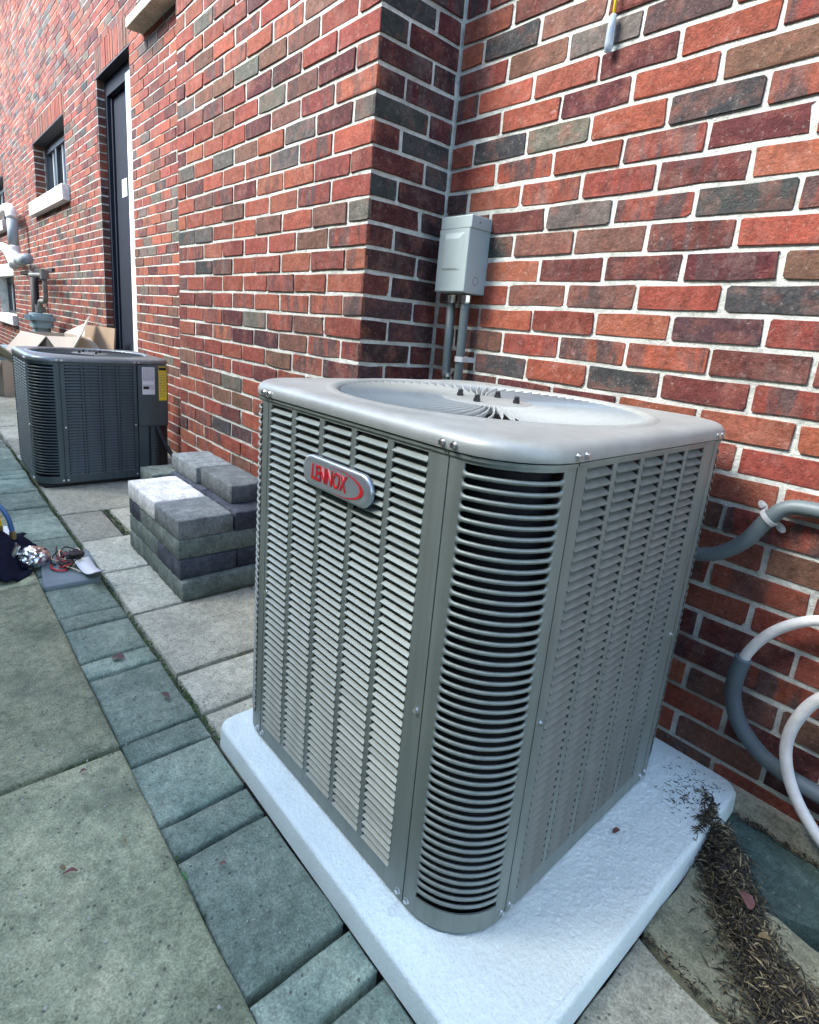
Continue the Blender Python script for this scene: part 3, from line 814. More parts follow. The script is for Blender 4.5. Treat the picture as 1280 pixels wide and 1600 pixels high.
    for k in range(3):
        a0 = k * 2 * math.pi / 3 + .4; V = []
        for i in range(6):
            r = .06 + (rg - .07) * i / 5
            for a, z in ((a0 - .45, -.055), (a0, -.04), (a0 + .5, -.02)): V.append((cx + r * math.cos(a), cy + r * math.sin(a), H + z))
        fb.add(V, [(i * 3 + q, i * 3 + q + 1, i * 3 + q + 4, i * 3 + q + 3) for i in range(5) for q in (0, 1)])
    fb.build('fan_blades', M['coil'], root)
    # screws
    sme = MB(); sme.tube([(0, 0, 0), (0, -.0012, 0)], .0056, 12); sme.tube([(0, -.0012, 0), (0, -.0052, 0)], .0040, 6); sme = sme.mesh('screw', M['zinc'])
    def screw(u, z, face, out=.0):
        o = link('screw', sme, root)
        if face == 'L': o.location = (u, -out, z)
        else: o.location = (out, u, z); o.rotation_euler = (0, 0, math.pi / 2)
    d = .011
    for u, f_ in ((-s - d, 'L'), (-s + d, 'L'), (-W + s - d, 'L'), (-W + s + d, 'L'), (s - d, 'R'), (s + d, 'R'), (sealR - d, 'R'), (sealR + d, 'R')):
        screw(u, H + .0085, f_, .0048)
        if not (sealR < D - s - .01 and u > sealR - .001): screw(u, .022, f_, 0)
    screw(-s - .012, H * .475, 'L'); screw(s + .014, H * .475, 'R'); screw(-W + s + .012, H * .475, 'L'); screw(sealR - .012, H * .475, 'R')
    return root, fL, fR

x0, y0 = 1.0077, -.7963
colsL = [(a - x0, b - x0) for a, b in ((.401, .478), (.4935, .571), (.586, .665), (.679, .757), (.7705, .846))]
colsR = [(a - y0, b - y0) for a, b in ((-.648, -.5755), (-.562, -.490), (-.476, -.4065), (-.392, -.3225), (-.308, -.2375))]
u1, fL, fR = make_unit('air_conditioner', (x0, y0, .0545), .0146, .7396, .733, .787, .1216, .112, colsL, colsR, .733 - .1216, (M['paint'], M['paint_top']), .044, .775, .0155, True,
    'large taupe gray condenser with a red lettered badge, on the white pad', 'outdoor condenser units')
# badge
bd = MB(); bw, bh = .198, .056
prof_b = [(0, .0), (0, .006), (-.002, .0085), (-.006, .0095)]
PRb = rrect(bw, bh, .0265, 8); V = []; n = len(PRb)
for d, z in prof_b: V += [(a * (bw / 2 + d) / (bw / 2), -z - .002, b * (bh / 2 + d) / (bh / 2)) for a, b in PRb]
bd.add(V, [(r_ * n + i, r_ * n + (i + 1) % n, (r_ + 1) * n + (i + 1) % n, (r_ + 1) * n + i) for r_ in range(3) for i in range(n)] + [tuple(range(3 * n, 4 * n))])
badge = bd.build('badge', M['badge'], u1, angle=50); badge.location = (.6385 - x0, 0, .737 - .0545)
def text_mesh(txt, size, mt, parent, name, loc, xs=.7, shear=.2, off=.0, depth=.0006, rot=(math.pi / 2, 0, 0)):
    cu = bpy.data.curves.new(name, 'FONT'); cu.body = txt; cu.size = size; cu.shear = shear; cu.offset = off; cu.extrude = depth; cu.align_x = 'CENTER'; cu.align_y = 'CENTER'
    cu.space_character = 1.0
    to = bpy.data.objects.new(name, cu); C.objects.link(to); bpy.context.view_layer.update()
    me = bpy.data.meshes.new_from_object(to.evaluated_get(bpy.context.evaluated_depsgraph_get())); C.objects.unlink(to); bpy.data.objects.remove(to)
    me.materials.clear(); o = link(name, me, parent, mt); o.location = loc; o.rotation_euler = rot; o.scale = (xs, 1, 1); return o
text_mesh('LENNOX', .040, M['red'], badge, 'lettering', (-.017, -.0122, -.001), xs=.64, shear=.14, off=.0005)
sw = MB()
def swoosh():
    V = []; k = 40
    for i in range(k + 1):
        a = math.radians(118 - 236 * i / k); t = math.sin(math.pi * i / k) ** 1.3
        rx, ry = .066, .0225
        th = .0004 + .0085 * t * (.75 + .25 * math.cos(a))
        for d in (0, -th): V.append((.016 + (rx + d) * math.cos(a), -.0122, -.001 + (ry + d * .35) * math.sin(a)))
    return V, [(2 * i, 2 * i + 1, 2 * i + 3, 2 * i + 2) for i in range(k)]
sw.add(*swoosh()); sw.build('swoosh', M['red'], badge)

u2c = (-2.02, -.862)
W2, D2, H2 = .70, .70, .66
cR2 = [(.150 + .0865 * k, .150 + .0865 * k + .077) for k in range(4)]
cL2 = [(-W2 + .15 + .0815 * k, -W2 + .15 + .0815 * k + .071) for k in range(5)]
u2, _, _ = make_unit('air_conditioner', (*u2c, .02), 0, W2, D2, H2, .128, .115, cL2, cR2, .505, (M['paint_shaded'], M['paint_shaded_top']), .045, .645, .0155, False,
    'smaller condenser, shade painted in as dark slate, with white and yellow stickers, beyond the paver stack', 'outdoor condenser units')
sp_ = MB(); sp_.box(0, .010, .507, .672, .305, H2 - .004); svc = sp_.build('service_panel', M['paint_shaded'], u2)
bv = svc.modifiers.new('bevel', 'BEVEL'); bv.width = .008; bv.segments = 3
lp = MB(); lp.box(.0005, .004, .507, .56, .006, .304); lp.build('side_post', M['paint_shaded'], u2)
rc_ = MB(); rc_.box(-.02, -.003, .561, .66, .01, .303); rc_.build('valve_recess', M['black'], u2)
stk = MB(); stk.box(.0102, .0108, .530, .598, .49, .645); sk = stk.build('white_label', M['paper'], u2)
ln = MB(); rl = random.Random(3)
for k in range(22):
    z = .638 - k * .0055
    if k in (13, 14, 15, 16): continue
    a = .534
    while a < .592:
        b = min(.594, a + rl.uniform(.004, .016)); ln.box(.0109, .0111, a, b, z - .0022, z); a = b + .0025
ln.build('small_print', M['print'], sk); q = MB(); q.box(.0109, .0112, .536, .566, .520, .536); q.build('black_block', M['black'], sk)
yt = MB(); yt.box(.0102, .0108, .620, .664, .455, .650); yk = yt.build('yellow_tag', M['yellow'], u2)
q = MB(); q.box(.0109, .0112, .622, .662, .628, .646); q.build('black_header', M['black'], yk)
q = MB()
for k in range(16):
    z = .618 - k * .0092; a = .624
    while a < .655: b = min(.66, a + rl.uniform(.005, .014)); q.box(.0109, .0111, a, b, z - .003, z); a = b + .002
q.build('small_print', M['print'], yk)
ba = MB(); ba.box(u2c[0] - W2 + .03, u2c[0] - .03, u2c[1] + .03, u2c[1] + D2 - .03, .001, .0195); tag(ba.build('base_block', M['black']), 'thin riser painted black as the dark gap under the smaller condenser', 'riser')  # small base coloured black to stand for the shadowed gap
pc = MB(); pc.tube(catmull([(-2.03, -.255, .34), (-1.99, -.24, .27), (-1.93, -.21, .18), (-1.84, -.17, .115), (-1.72, -.13, .10), (-1.6, -.05, .12), (-1.55, .06, .15)], 6), .0125, 10)
tag(pc.build('refrigerant_pipe', M['blackrub'], smooth=True), 'black insulated pipe curving from the dark condenser to the wall', 'pipe')

# ------------------------------------------------------------------ paver stack
def paver(x0_, x1_, y0_, y1_, z0_, h, mt, label, seed, rz=0):
    rr = random.Random(seed); cx, cy = (x0_ + x1_) / 2, (y0_ + y1_) / 2; hw, hd = (x1_ - x0_) / 2, (y1_ - y0_) / 2
    ol = []
    def side(a, b, nrm):
        L = (Vector(b) - Vector(a)).length; k = max(2, int(L / .011)); out = []
        nibs = [L * .22, L * .5, L * .8] if L > .25 else [L * .33, L * .72]
        for i in range(k):
            u = i / k; p = Vector(a).lerp(Vector(b), u); d = 0
            for nb in nibs:
                if abs(u * L - nb) < .006: d = .0028
            d += .0016 * mnoise.noise(Vector((p.x * 40 + seed, p.y * 40, seed)))
            out.append((p.x + nrm[0] * d, p.y + nrm[1] * d))
        return out
    c = .003
    ol += side((-hw + c, -hd), (hw - c, -hd), (0, -1)) + side((hw, -hd + c), (hw, hd - c), (1, 0)) + side((hw - c, hd), (-hw + c, hd), (0, 1)) + side((-hw, hd - c), (-hw, -hd + c), (-1, 0))
    n = len(ol); V = []; F = []
    for d, z in ((-.002, 0), (0, .004), (0, h - .006), (-.0035, h - .0015), (-.014, h), (-.045, h), (-.075, h)):
        for a, b in ol:
            x_ = a * max(.05, (hw + d) / hw); y_ = b * max(.05, (hd + d) / hd)
            zz = z + (.0022 * mnoise.noise(Vector((x_ * 26 + seed, y_ * 26, 3))) + .001 * mnoise.noise(Vector((x_ * 70 + seed, y_ * 70, 3))) if z > h * .9 else 0)
            V.append((x_, y_, zz))
    R_ = 7
    for r_ in range(R_ - 1): F += [(r_ * n + i, r_ * n + (i + 1) % n, (r_ + 1) * n + (i + 1) % n, (r_ + 1) * n + i) for i in range(n)]
    V.append((0, 0, h)); F += [((R_ - 1) * n + i, (R_ - 1) * n + (i + 1) % n, len(V) - 1) for i in range(n)]; F.append(tuple(range(n))[::-1])
    mb = MB(); mb.add(V, F); o = mb.build('loose_paver', mt, angle=50); o.location = (cx, cy, z0_); o.rotation_euler = (0, 0, rz)
    return tag(o, label, 'paver', 'loose pavers in the stack')
hb_ = .0728
g_, l_, gg, nv_ = M['block_gray'], M['block_light'], M['block_green'], M['block_navy']
lay = [
 (-1.035, -.875, -.686, -.47, 0, gg, 'gray green paver at the far end of the lowest layer of the stack'),
 (-.871, -.682, -.684, -.47, 0, gg, 'gray green paver in the middle of the lowest layer of the stack'),
 (-.678, -.432, -.686, -.335, 0, gg, 'mossy gray green paver at the near foot corner of the stack'),
 (-1.03, -.682, -.466, -.26, 0, gg, None), (-.678, -.44, -.331, -.24, 0, nv_, None),
 (-1.035, -.688, -.684, -.478, 1, gg, 'long gray green paver second from the ground facing the walkway'),
 (-.684, -.455, -.686, -.474, 1, nv_, 'dark navy paver at the near corner, second layer from the ground'),
 (-.80, -.457, -.470, -.262, 1, nv_, 'dark navy paver behind the corner one in the second layer'),
 (-1.15, -.806, -.474, -.265, 1, nv_, None),
 (-1.038, -.905, -.684, -.47, 2, nv_, 'short dark paver at the far end of the third layer'),
 (-.900, -.700, -.682, -.47, 2, gg, 'gray green paver in the middle of the third layer'),
 (-.696, -.462, -.686, -.34, 2, gg, 'gray green paver with mossy long side at the near end, third layer'),
 (-1.03, -.70, -.466, -.26, 2, gg, None), (-.696, -.462, -.336, -.24, 2, gg, None),
 (-1.036, -.705, -.688, -.488, 3, l_, 'almost white paver on the front top of the stack'),
 (-.701, -.466, -.687, -.485, 3, g_, 'gray paver with dark sides beside the white one on top'),
 (-.78, -.464, -.480, -.272, 3, nv_, 'dark paver in the fourth layer under the raised pavers'),
 (-1.12, -.785, -.482, -.272, 3, nv_, None),
 (-1.155, -.868, -.468, -.262, 4, g_, 'raised gray paver on the very top, farther from the camera'),
 (-.860, -.560, -.452, -.245, 4, g_, 'raised gray paver on the very top, nearer to the big condenser')]
for k, (a, b, c, d, L, mt_, lab) in enumerate(lay):
    if mt_ is g_:
        pass
    o = paver(a, b, c, d, L * hb_ + .002, hb_ - .0012, mt_, lab or ['gray green paver hidden inside the stack, lowest layer', 'dark paver hidden inside the stack, lowest layer', 'dark paver at the back of the second layer', 'gray green paver hidden inside the third layer', 'gray green paver at the back of the third layer', 'dark paver at the back of the fourth layer'][[3, 4, 8, 12, 13, 17].index(k)], k * 3 + 1, R.uniform(-.006, .006))
for k in range(2): paver(-1.79, -1.592, -.42, -.22, .002 + k * hb_, hb_ - .0012, gg, 'gray paver lying behind the stack beside the dark condenser, %s one' % ('lower', 'upper')[k], 90 + k)

# ------------------------------------------------------------------ wall mounted things on the right
db = tag(empty('disconnect_box', (.148, 0, 1.115)), 'pale gray electrical disconnect box in the corner of the brick wall', 'electrical box')
q = MB(); q.box(-.066, .052, -.085, -.001, 0, .208); bx = q.build('box', M['galv'], db); bv = bx.modifiers.new('b', 'BEVEL'); bv.width = .002; bv.segments = 2
q = MB(); q.box(-.0695, .0555, -.0895, -.0005, .178, .2135); bx2 = q.build('hood', M['galv'], db); bv = bx2.modifiers.new('b', 'BEVEL'); bv.width = .0025; bv.segments = 2
cv = MB(); V = []
for hw, hz0, hz1, yy in ((.064, .002, .1775, -.0852), (.064, .002, .1775, -.0895), (.062, .004, .1765, -.091)):
    V += [(-.007 - hw, yy, hz0), (-.007 + hw * .92, yy, hz0), (-.007 + hw * .92, yy, hz1), (-.007 - hw, yy, hz1)]
cv.add(V, [(r_ * 4 + i, r_ * 4 + (i + 1) % 4, r_ * 4 + 4 + (i + 1) % 4, r_ * 4 + 4 + i) for r_ in (0, 1) for i in range(4)] + [(8, 9, 10, 11)])
# embossed finger pull on the cover
cov = cv.build('cover', M['galv'], db)
em = MB(); em.add([(-.050, -.0912, .062), (.028, -.0912, .062), (.034, -.0912, .166), (-.046, -.0912, .166), (-.044, -.0935, .068), (.012, -.0935, .068), (.014, -.0945, .150), (-.040, -.0945, .150)],
                  [(0, 1, 5, 4), (1, 2, 6, 5), (2, 3, 7, 6), (3, 0, 4, 7), (4, 5, 6, 7)]); em.build('embossed_pull', M['galv'], cov)
kn = MB(); V = []
for r in (.0105, .0125):
    V += [(.0524, -.045 + r * math.cos(k * math.pi / 10), .036 + r * math.sin(k * math.pi / 10)) for k in range(20)]
kn.add(V, [(k, (k + 1) % 20, 20 + (k + 1) % 20, 20 + k) for k in range(20)]); kn.build('knockout', M['conduit'], db)
hs = MB(); hs.tube([(.0556, -.055, .196), (.0566, -.055, .196)], .0022, 10); hs.build('rivet', M['black'], db)
CX = (.106, .166)
for k, x_ in enumerate(CX):
    cn = MB(); cn.tube([(x_ - .148, -.042, -.004), (x_ - .148, -.042, -.024)], .0165, 8); cn.tube([(x_ - .148, -.042, -.0241), (x_ - .148, -.042, -.032)], .0135, 14); cn.build('connector', M['zinc'], db)
q = MB(); q.tube([(CX[0], -.042, 1.088), (CX[0] + .002, -.040, .95), (CX[0] + .006, -.036, .80), (CX[0] + .01, -.035, .62)], .0138, 12)
c1 = q.build('conduit', M['conduit'], smooth=True); tag(c1, 'left gray conduit running down from the disconnect box', 'conduit', 'conduits under the box')
q = MB(); q.tube(catmull([(CX[1], -.042, 1.088), (CX[1] + .001, -.042, 1.0), (CX[1] + .0, -.040, .93), (CX[1] - .006, -.034, .86), (CX[1] - .02, -.03, .74), (CX[1] - .02, -.03, .62)], 5), .0138, 12)
c2 = q.build('conduit', M['conduit'], smooth=True); tag(c2, 'right gray conduit with a pipe strap, below the disconnect box', 'conduit', 'conduits under the box')
q = MB(); q.box(.118, .192, -.003, .0, .913, .929)
for k in range(9):
    a0, a1 = math.pi * k / 9, math.pi * (k + 1) / 9
    pts = [(CX[1] + (.0145 + t) * math.cos(a), -.040 - (.0145 + t) * math.sin(a)) for a in (a0, a1) for t in (0, .0018)]
    q.prism([pts[0], pts[1], pts[3], pts[2]], .913, .929)
q.box(CX[1] + .0145, CX[1] + .0165, -.040, -.004, .913, .929); q.build('strap', M['strapm'], c2)
q = MB(); q.tube([(CX[0] + .006, -.037, .862), (CX[0] + .006, -.037, .872)], .019, 8); q.build('locknut', M['zinc'], c1)

# flexible conduit on the right wall
def corrug(pts, r, amp=.0012, k=10, n=14):
    P_ = catmull(pts, k); out = []; 
    for a, b in zip(P_[:-1], P_[1:]):
        L = (b - a).length; m_ = max(1, int(L / .0035))
        for i in range(m_): out.append(a.lerp(b, i / m_))
    out.append(P_[-1]); rr_ = [r + (amp if i % 2 else 0) for i in range(len(out))]
    mb = MB(); mb.tube(out, rr_, n); return mb
fx = corrug([(.86, -.062, .60), (.92, -.058, .566), (.965, -.055, .567), (1.01, -.05, .585), (1.05, -.044, .625), (1.077, -.036, .678), (1.105, -.032, .712), (1.15, -.032, .722), (1.25, -.034, .722), (1.4, -.034, .72), (1.9, -.034, .70)], .0150, .0011)
fxo = tag(fx.build('flexible_conduit', M['conduit'], smooth=True), 'gray flexible conduit curving from behind the big condenser across the wall', 'conduit')
sb = MB(); ps = []
import cmath
sc0 = Vector((1.080, -.036, .685)); axd = Vector((.045, 0, .05)).normalized(); pdv = Vector((.05, 0, -.045)).normalized()
V = []
for i in range(13):
    a = math.pi * i / 12
    for t, r in ((-.005, .0175), (.005, .0175), (.005, .0195), (-.005, .0195)):
        p = sc0 + pdv * (math.cos(a) * r) + Vector((0, -1, 0)) * (math.sin(a) * r) + axd * t; V.append(p)
sb.add(V, [(i * 4 + q_, i * 4 + (q_ + 1) % 4, i * 4 + 4 + (q_ + 1) % 4, i * 4 + 4 + q_) for i in range(12) for q_ in range(4)])
for sgn in (1, -1):
    c_ = sc0 + pdv * sgn * .027 + Vector((0, .018, 0))
    V = []
    for yy in (0, -.003):
        for i in range(12):
            a = 2 * math.pi * i / 12; V.append(c_ + pdv * (math.cos(a) * .012) + axd * (math.sin(a) * .0072) + Vector((0, yy, 0)))
    sb.add(V, [tuple(range(12)), tuple(range(12, 24))[::-1]] + [(i, (i + 1) % 12, 12 + (i + 1) % 12, 12 + i) for i in range(12)])
    sb.tube([c_ + Vector((0, -.003, 0)), c_ + Vector((0, -.006, 0))], .0045, 6)
sb.build('strap', M['strapm'], fxo, angle=40)
ls = tag(empty('line_set', (1.1, -.04, .2)), 'white line looping into a gray sleeve low on the brick wall', 'hose')
wl = MB(); wl.tube(catmull([Vector(p) - Vector((1.1, -.04, .2)) for p in ((1.9, -.05, .50), (1.5, -.05, .53), (1.33, -.05, .535), (1.25, -.05, .530), (1.19, -.05, .505), (1.14, -.05, .457), (1.108, -.05, .395), (1.098, -.05, .34))], 8), .0105, 12)
wl.build('white_line', M['white_plastic'], ls, smooth=True)
slv = corrug([Vector(p) - Vector((1.1, -.04, .2)) for p in ((1.102, -.05, .378), (1.097, -.05, .335), (1.100, -.05, .285), (1.122, -.05, .232), (1.165, -.05, .192), (1.215, -.05, .172), (1.28, -.05, .166), (1.4, -.05, .165), (1.8, -.05, .17))], .0162, .0011)
slv.build('gray_sleeve', M['sleeve'], ls, smooth=True)
w2 = MB(); w2.tube(catmull([(1.6, -.075, .46), (1.4, -.075, .45), (1.30, -.075, .425), (1.248, -.075, .375), (1.222, -.075, .31), (1.218, -.075, .245), (1.238, -.075, .18), (1.28, -.075, .12), (1.34, -.075, .075), (1.45, -.07, .05), (1.7, -.07, .05)], 8), .0115, 12)
tag(w2.build('white_hose', M['white_plastic'], smooth=True), 'white hose hanging in a wide curve at the right edge near the ground', 'hose')
yw = tag(empty('yellow_cable', (.52, -.02, 1.7)), 'yellow cable with a clear capped end hanging high on the wall', 'cable')
q = MB(); q.tube([(0, 0, .03), (.001, -.002, .1), (-.004, 0, .5)], .0032, 8); q.build('cable', M['yellow'], yw, smooth=True)
q = MB(); q.tube([(0, 0, .045), (0, -.001, .02), (0, -.001, -.015), (0, -.001, -.03)], [.008, .0095, .0105, .0085], 12); q.build('clear_cap', M['clear'], yw, smooth=True)
q = MB(); q.tube([(0, -.001, .04), (0, -.001, .0)], .0032, 8); q.build('wire_end', M['blue'], yw)

# ------------------------------------------------------------------ far end of the alley
gm = tag(empty('gas_meter', (-6.2, -.14, .5)), 'gray green gas meter with piping on the far wall', 'gas meter')
q = MB(); q.prism([(a, b) for a, b in rrect(.30, .2, .05)], .18, .33); q.prism([(a, b) for a, b in rrect(.36, .24, .04)], .26, .30); q.prism([(a, b) for a, b in rrect(.2, .16, .05)], -.45, .18)
for k in range(6): q.tube([(-.15 + .06 * k, -.122, .25), (-.15 + .06 * k, -.122, .31)], .012, 6)
q.build('meter_body', M['meter'], gm, angle=40)
q = MB(); q.tube(catmull([(0, 0, .33), (0, 0, .42), (.03, 0, .46), (.25, .0, .46), (.33, 0, .48), (.35, 0, .55), (.35, 0, .68), (.30, .02, .73), (.0, .03, .74), (-.7, .03, .75)], 5), .024, 10)
q.tube([(0, 0, .34), (0, 0, .40)], .05, 8); q.tube([(.35, 0, .69), (.35, .0, .78)], .042, 8); q.tube([(-.08, 0, .34), (-.08, 0, .42)], .04, 8)
q.build('gas_pipe', M['iron'], gm, angle=40)
q = MB(); q.tube([(-7.0, -.06, 1.3), (-7.0, -.06, .2)], .045, 10)
tag(q.build('black_pipe', M['blackrub'], smooth=True), 'black vertical pipe on the far wall beside the gas meter', 'pipe')
pv = tag(empty('vent_pipe', (-8.0, -.1, 1.5)), 'white and gray plastic vent pipe with elbows, far left wall', 'pipe')
q = MB(); q.tube(catmull([(-1.6, 0, .62), (-.5, 0, .62), (-.12, 0, .58), (-.02, 0, .46)], 6), .066, 12); q.tube(catmull([(-.03, 0, .12), (.0, 0, .02), (.12, 0, -.05), (.35, 0, -.06)], 6), .07, 12); q.tube(catmull([(-1.6, -.03, .2), (-.6, -.03, .12), (-.1, -.03, -.02), (.1, -.03, -.12)], 5), .06, 12); q.tube([(.2, 0, -.06), (.45, 0, -.06)], .078, 12)
q.build('white_elbows', M['white_plastic'], pv, smooth=True)
for pp in ([(-.02, 0, .46), (-.03, 0, .12)], [(.45, 0, -.06), (.95, 0, -.06)]):
    q = MB(); q.tube(pp, .062, 12); q.build('gray_pipe', M['grayp'], pv, smooth=True)
q = MB(); q.box(-8.0, -5.9, -.06, -.03, 1.28, 1.31); q.box(-7.9, -7.86, -.06, .05, 1.27, 1.32); tag(q.build('pipe_bracket', M['steel']), 'thin dark horizontal bracket on the wall below the vent pipe', 'bracket')

def carton(name, c, w_, d_, h_, rot, mt, label, flaps=()):
    e = tag(empty(name, c), label, 'cardboard box', 'cardboard left by the wall'); e.rotation_euler = rot
    q = MB(); t = .006
    q.box(-w_ / 2, w_ / 2, -d_ / 2, -d_ / 2 + t, 0, h_); q.box(-w_ / 2, w_ / 2, d_ / 2 - t, d_ / 2, 0, h_)
    q.box(-w_ / 2, -w_ / 2 + t, -d_ / 2 + t, d_ / 2 - t, 0, h_); q.box(w_ / 2 - t, w_ / 2, -d_ / 2 + t, d_ / 2 - t, 0, h_); q.box(-w_ / 2 + t, w_ / 2 - t, -d_ / 2 + t, d_ / 2 - t, 0, t)
    q.build('carton', mt, e)
    for (ax_, sgn, ang, ln_) in flaps:
        f = MB(); f.box(-(w_ if ax_ == 'y' else d_) / 2, (w_ if ax_ == 'y' else d_) / 2, 0, ln_, 0, t); fo_ = f.build('flap', mt, e)
        if ax_ == 'y': fo_.location = (0, sgn * d_ / 2, h_); fo_.rotation_euler = (ang, 0, 0 if sgn > 0 else math.pi)
        else: fo_.location = (sgn * w_ / 2, 0, h_); fo_.rotation_euler = (ang, 0, -math.pi / 2 if sgn > 0 else math.pi / 2)
    return e
def board(c, w_, h_, rot, mt, label):
    q = MB(); q.box(-w_ / 2, w_ / 2, -.006, .006, 0, h_); q.box(-w_ / 2, w_ / 2, -.012, -.0065, h_ * .48, h_ * .5)
    o = q.build('cardboard_sheet', mt); o.location = c; o.rotation_euler = rot
    return tag(o, label, 'cardboard', 'cardboard left by the wall')
carton('cardboard_box', (-4.75, -.26, .0), .70, .36, .68, (0, 0, .12), M['card_light'], 'open pale cardboard box behind the dark condenser', [('y', -1, -.9, .3), ('x', 1, -.4, .28), ('y', 1, .5, .25)])
board((-4.25, -.08, .0), .5, .80, (-.10, 0, .25), M['card'], 'flattened brown cardboard leaning on the wall beside the door')
board((-4.75, -.42, .30), .9, .55, (.9, 0, .1), M['card_light'], 'pale cardboard sheet lying tilted over the open box')
board((-4.3, -.30, .45), .5, .42, (-.5, .3, -.35), M['card_light'], 'bent pale cardboard flap standing above the open box')
carton('cardboard_box', (-5.9, -.52, .0), .62, .4, .36, (.0, 0, .35), M['card_light'], 'pale cardboard box on the walkway at the left edge', [('y', -1, -1.2, .24)])
q = MB(); q.box(-6.9, -6.2, -.72, -.2, 0, .38); q.box(-6.95, -6.15, -.77, -.15, .381, .42); tag(q.build('storage_tote', M['meter'], angle=30), 'gray green lidded tote on the walkway near the gas meter', 'tote')

# ------------------------------------------------------------------ tools on the walkway
q = MB(); PL = []
for i, (a, b) in enumerate(rrect(.30, .175, .02, 5)):
    PL.append((a, b + (.008 * math.sin(a * 30) if b < 0 else 0)))
n = len(PL); V = []; prof_ = [(1, 0), (1, .012), (.985, .017), (.95, .0185), (.90, .0165), (.5, .0165)]
for s_, z in prof_: V += [(a * s_, b * s_, z) for a, b in PL]
q.add(V, [(r_ * n + i, r_ * n + (i + 1) % n, (r_ + 1) * n + (i + 1) % n, (r_ + 1) * n + i) for r_ in range(len(prof_) - 1) for i in range(n)] + [tuple(range(n))[::-1], tuple(range((len(prof_) - 1) * n, len(prof_) * n))])
o = q.build('kneeling_pad', M['foam'], angle=50); o.location = (-.885, -.945, .002); o.rotation_euler = (0, 0, -.08)
tag(o, 'gray foam kneeling pad on the narrow pavers holding wires', 'pad')
TL = Vector((-.93, -.935, .02))
wires = tag(empty('test_leads', TL), 'tangle of black red and cream test leads on the kneeling pad', 'wires')
rw = random.Random(5)
for mt_, nm, cnt, r in ((M['black'], 'black_lead', 9, .0028), (M['cream'], 'cream_wire', 5, .0022), (M['red_wire'], 'red_wire', 2, .0026)):
    for k in range(cnt):
        cx_, cy_ = rw.uniform(-.05, .05), rw.uniform(-.03, .03); a0 = rw.uniform(0, 6); pts = []
        for i in range(6):
            a = a0 + i * .9; pts.append((cx_ + .055 * math.cos(a) * rw.uniform(.5, 1.1), cy_ + .035 * math.sin(a) * rw.uniform(.5, 1.1), .004 + rw.uniform(0, .035)))
        b_ = MB(); b_.tube(catmull(pts, 5), r, 6); b_.build(nm, mt_, wires, smooth=True)
for k in range(3):
    b_ = MB(); b_.prism(rrect(.035 + .01 * k, .022, .006), 0, .016); o = b_.build('plug', M['black'], wires, angle=40); o.location = (-.05 + .04 * k, -.01 + .015 * k, .004 + .012 * k); o.rotation_euler = (.2, .1, k)
b_ = MB(); b_.tube(catmull([(.01, -.06, .004), (.05, -.065, .006), (.085, -.045, .006), (.085, -.025, .005), (.05, -.02, .006), (.02, -.025, .01)], 6), .0035, 8); b_.build('red_wire', M['red_wire'], wires, smooth=True)
b_ = MB(); b_.tube(catmull([(.0, -.03, .012), (.05, -.028, .010), (.1, -.005, .012), (.14, .01, .012)], 6), .0022, 6); b_.build('cream_wire', M['cream'], wires, smooth=True)
q = MB(); V = []
for i in range(12):
    t = i / 11; z = .03 - .02 * math.sin(t * 3.1) + .015 * t * t
    for wv in (-.026, .026): V.append((t * .19, wv, z))
q.add(V, [(2 * i, 2 * i + 2, 2 * i + 3, 2 * i + 1) for i in range(11)]); o = q.build('paper_slip', M['paper'], smooth=True); o.location = (-.87, -.905, .02); o.rotation_euler = (0, 0, .12)
md = o.modifiers.new('s', 'SOLIDIFY'); md.thickness = .0006
tag(o, 'curled white paper slip with a printed end, on the kneeling pad', 'paper')
q = MB(); V = []
for i in range(8, 12):
    t = i / 11; z = .03 - .02 * math.sin(t * 3.1) + .015 * t * t + .001
    for wv in (-.020, .020): V.append((t * .19 - (.004 if i == 11 else 0), wv, z))
q.add(V, [(2 * i, 2 * i + 2, 2 * i + 3, 2 * i + 1) for i in range(3)]); q.build('printed_panel', plain('print_pink', (.42, .38, .40), .8, var=.25, vscale=260), o, smooth=True)
# crumpled foil ball
bm = bmesh.new(); bmesh.ops.create_icosphere(bm, subdivisions=4, radius=.05)
for v in bm.verts:
    k = 1 + .22 * mnoise.noise(v.co * 28) + .10 * mnoise.noise(v.co * 75 + Vector((3, 1, 2))); v.co *= k; v.co.z *= .8
me = bpy.data.meshes.new('foil_ball'); bm.to_mesh(me); bm.free(); o = link('foil_ball', me, None, M['foil']); o.location = (-.955, -1.045, .052)
tag(o, 'crumpled ball of silver foil beside the dark cloth', 'foil')
# dark cloth heap
nx_, ny_ = 34, 30; V = []; 
for j in range(ny_):
    for i in range(nx_):
        u, v = i / (nx_ - 1) * 2 - 1, j / (ny_ - 1) * 2 - 1
        x_ = -1.10 + u * .24 * (1 + .15 * math.sin(v * 4)); y_ = -1.20 + v * .16 * (1 + .2 * math.sin(u * 5 + 1))
        r = math.hypot(u, v); h = max(0, 1 - r * r * .75)
        z = .022 + .10 * h + .03 * h * mnoise.noise(Vector((u * 3, v * 3, 1))) + .014 * mnoise.noise(Vector((u * 7, v * 7, 5)))
        V.append((x_, y_, max(.019, z)))
q = MB(); q.add(V, [(j * nx_ + i, j * nx_ + i + 1, (j + 1) * nx_ + i + 1, (j + 1) * nx_ + i) for j in range(ny_ - 1) for i in range(nx_ - 1)])
o = q.build('dark_cloth', M['cloth'], smooth=True); md = o.modifiers.new('s', 'SOLIDIFY'); md.thickness = .003
tag(o, 'rumpled black cloth lying on the walkway at the left edge', 'cloth')
gs = tag(empty('gauge_manifold', (-1.20, -1.10, .02)), 'refrigerant gauge manifold with yellow and blue hoses beside the dark cloth', 'gauge set')
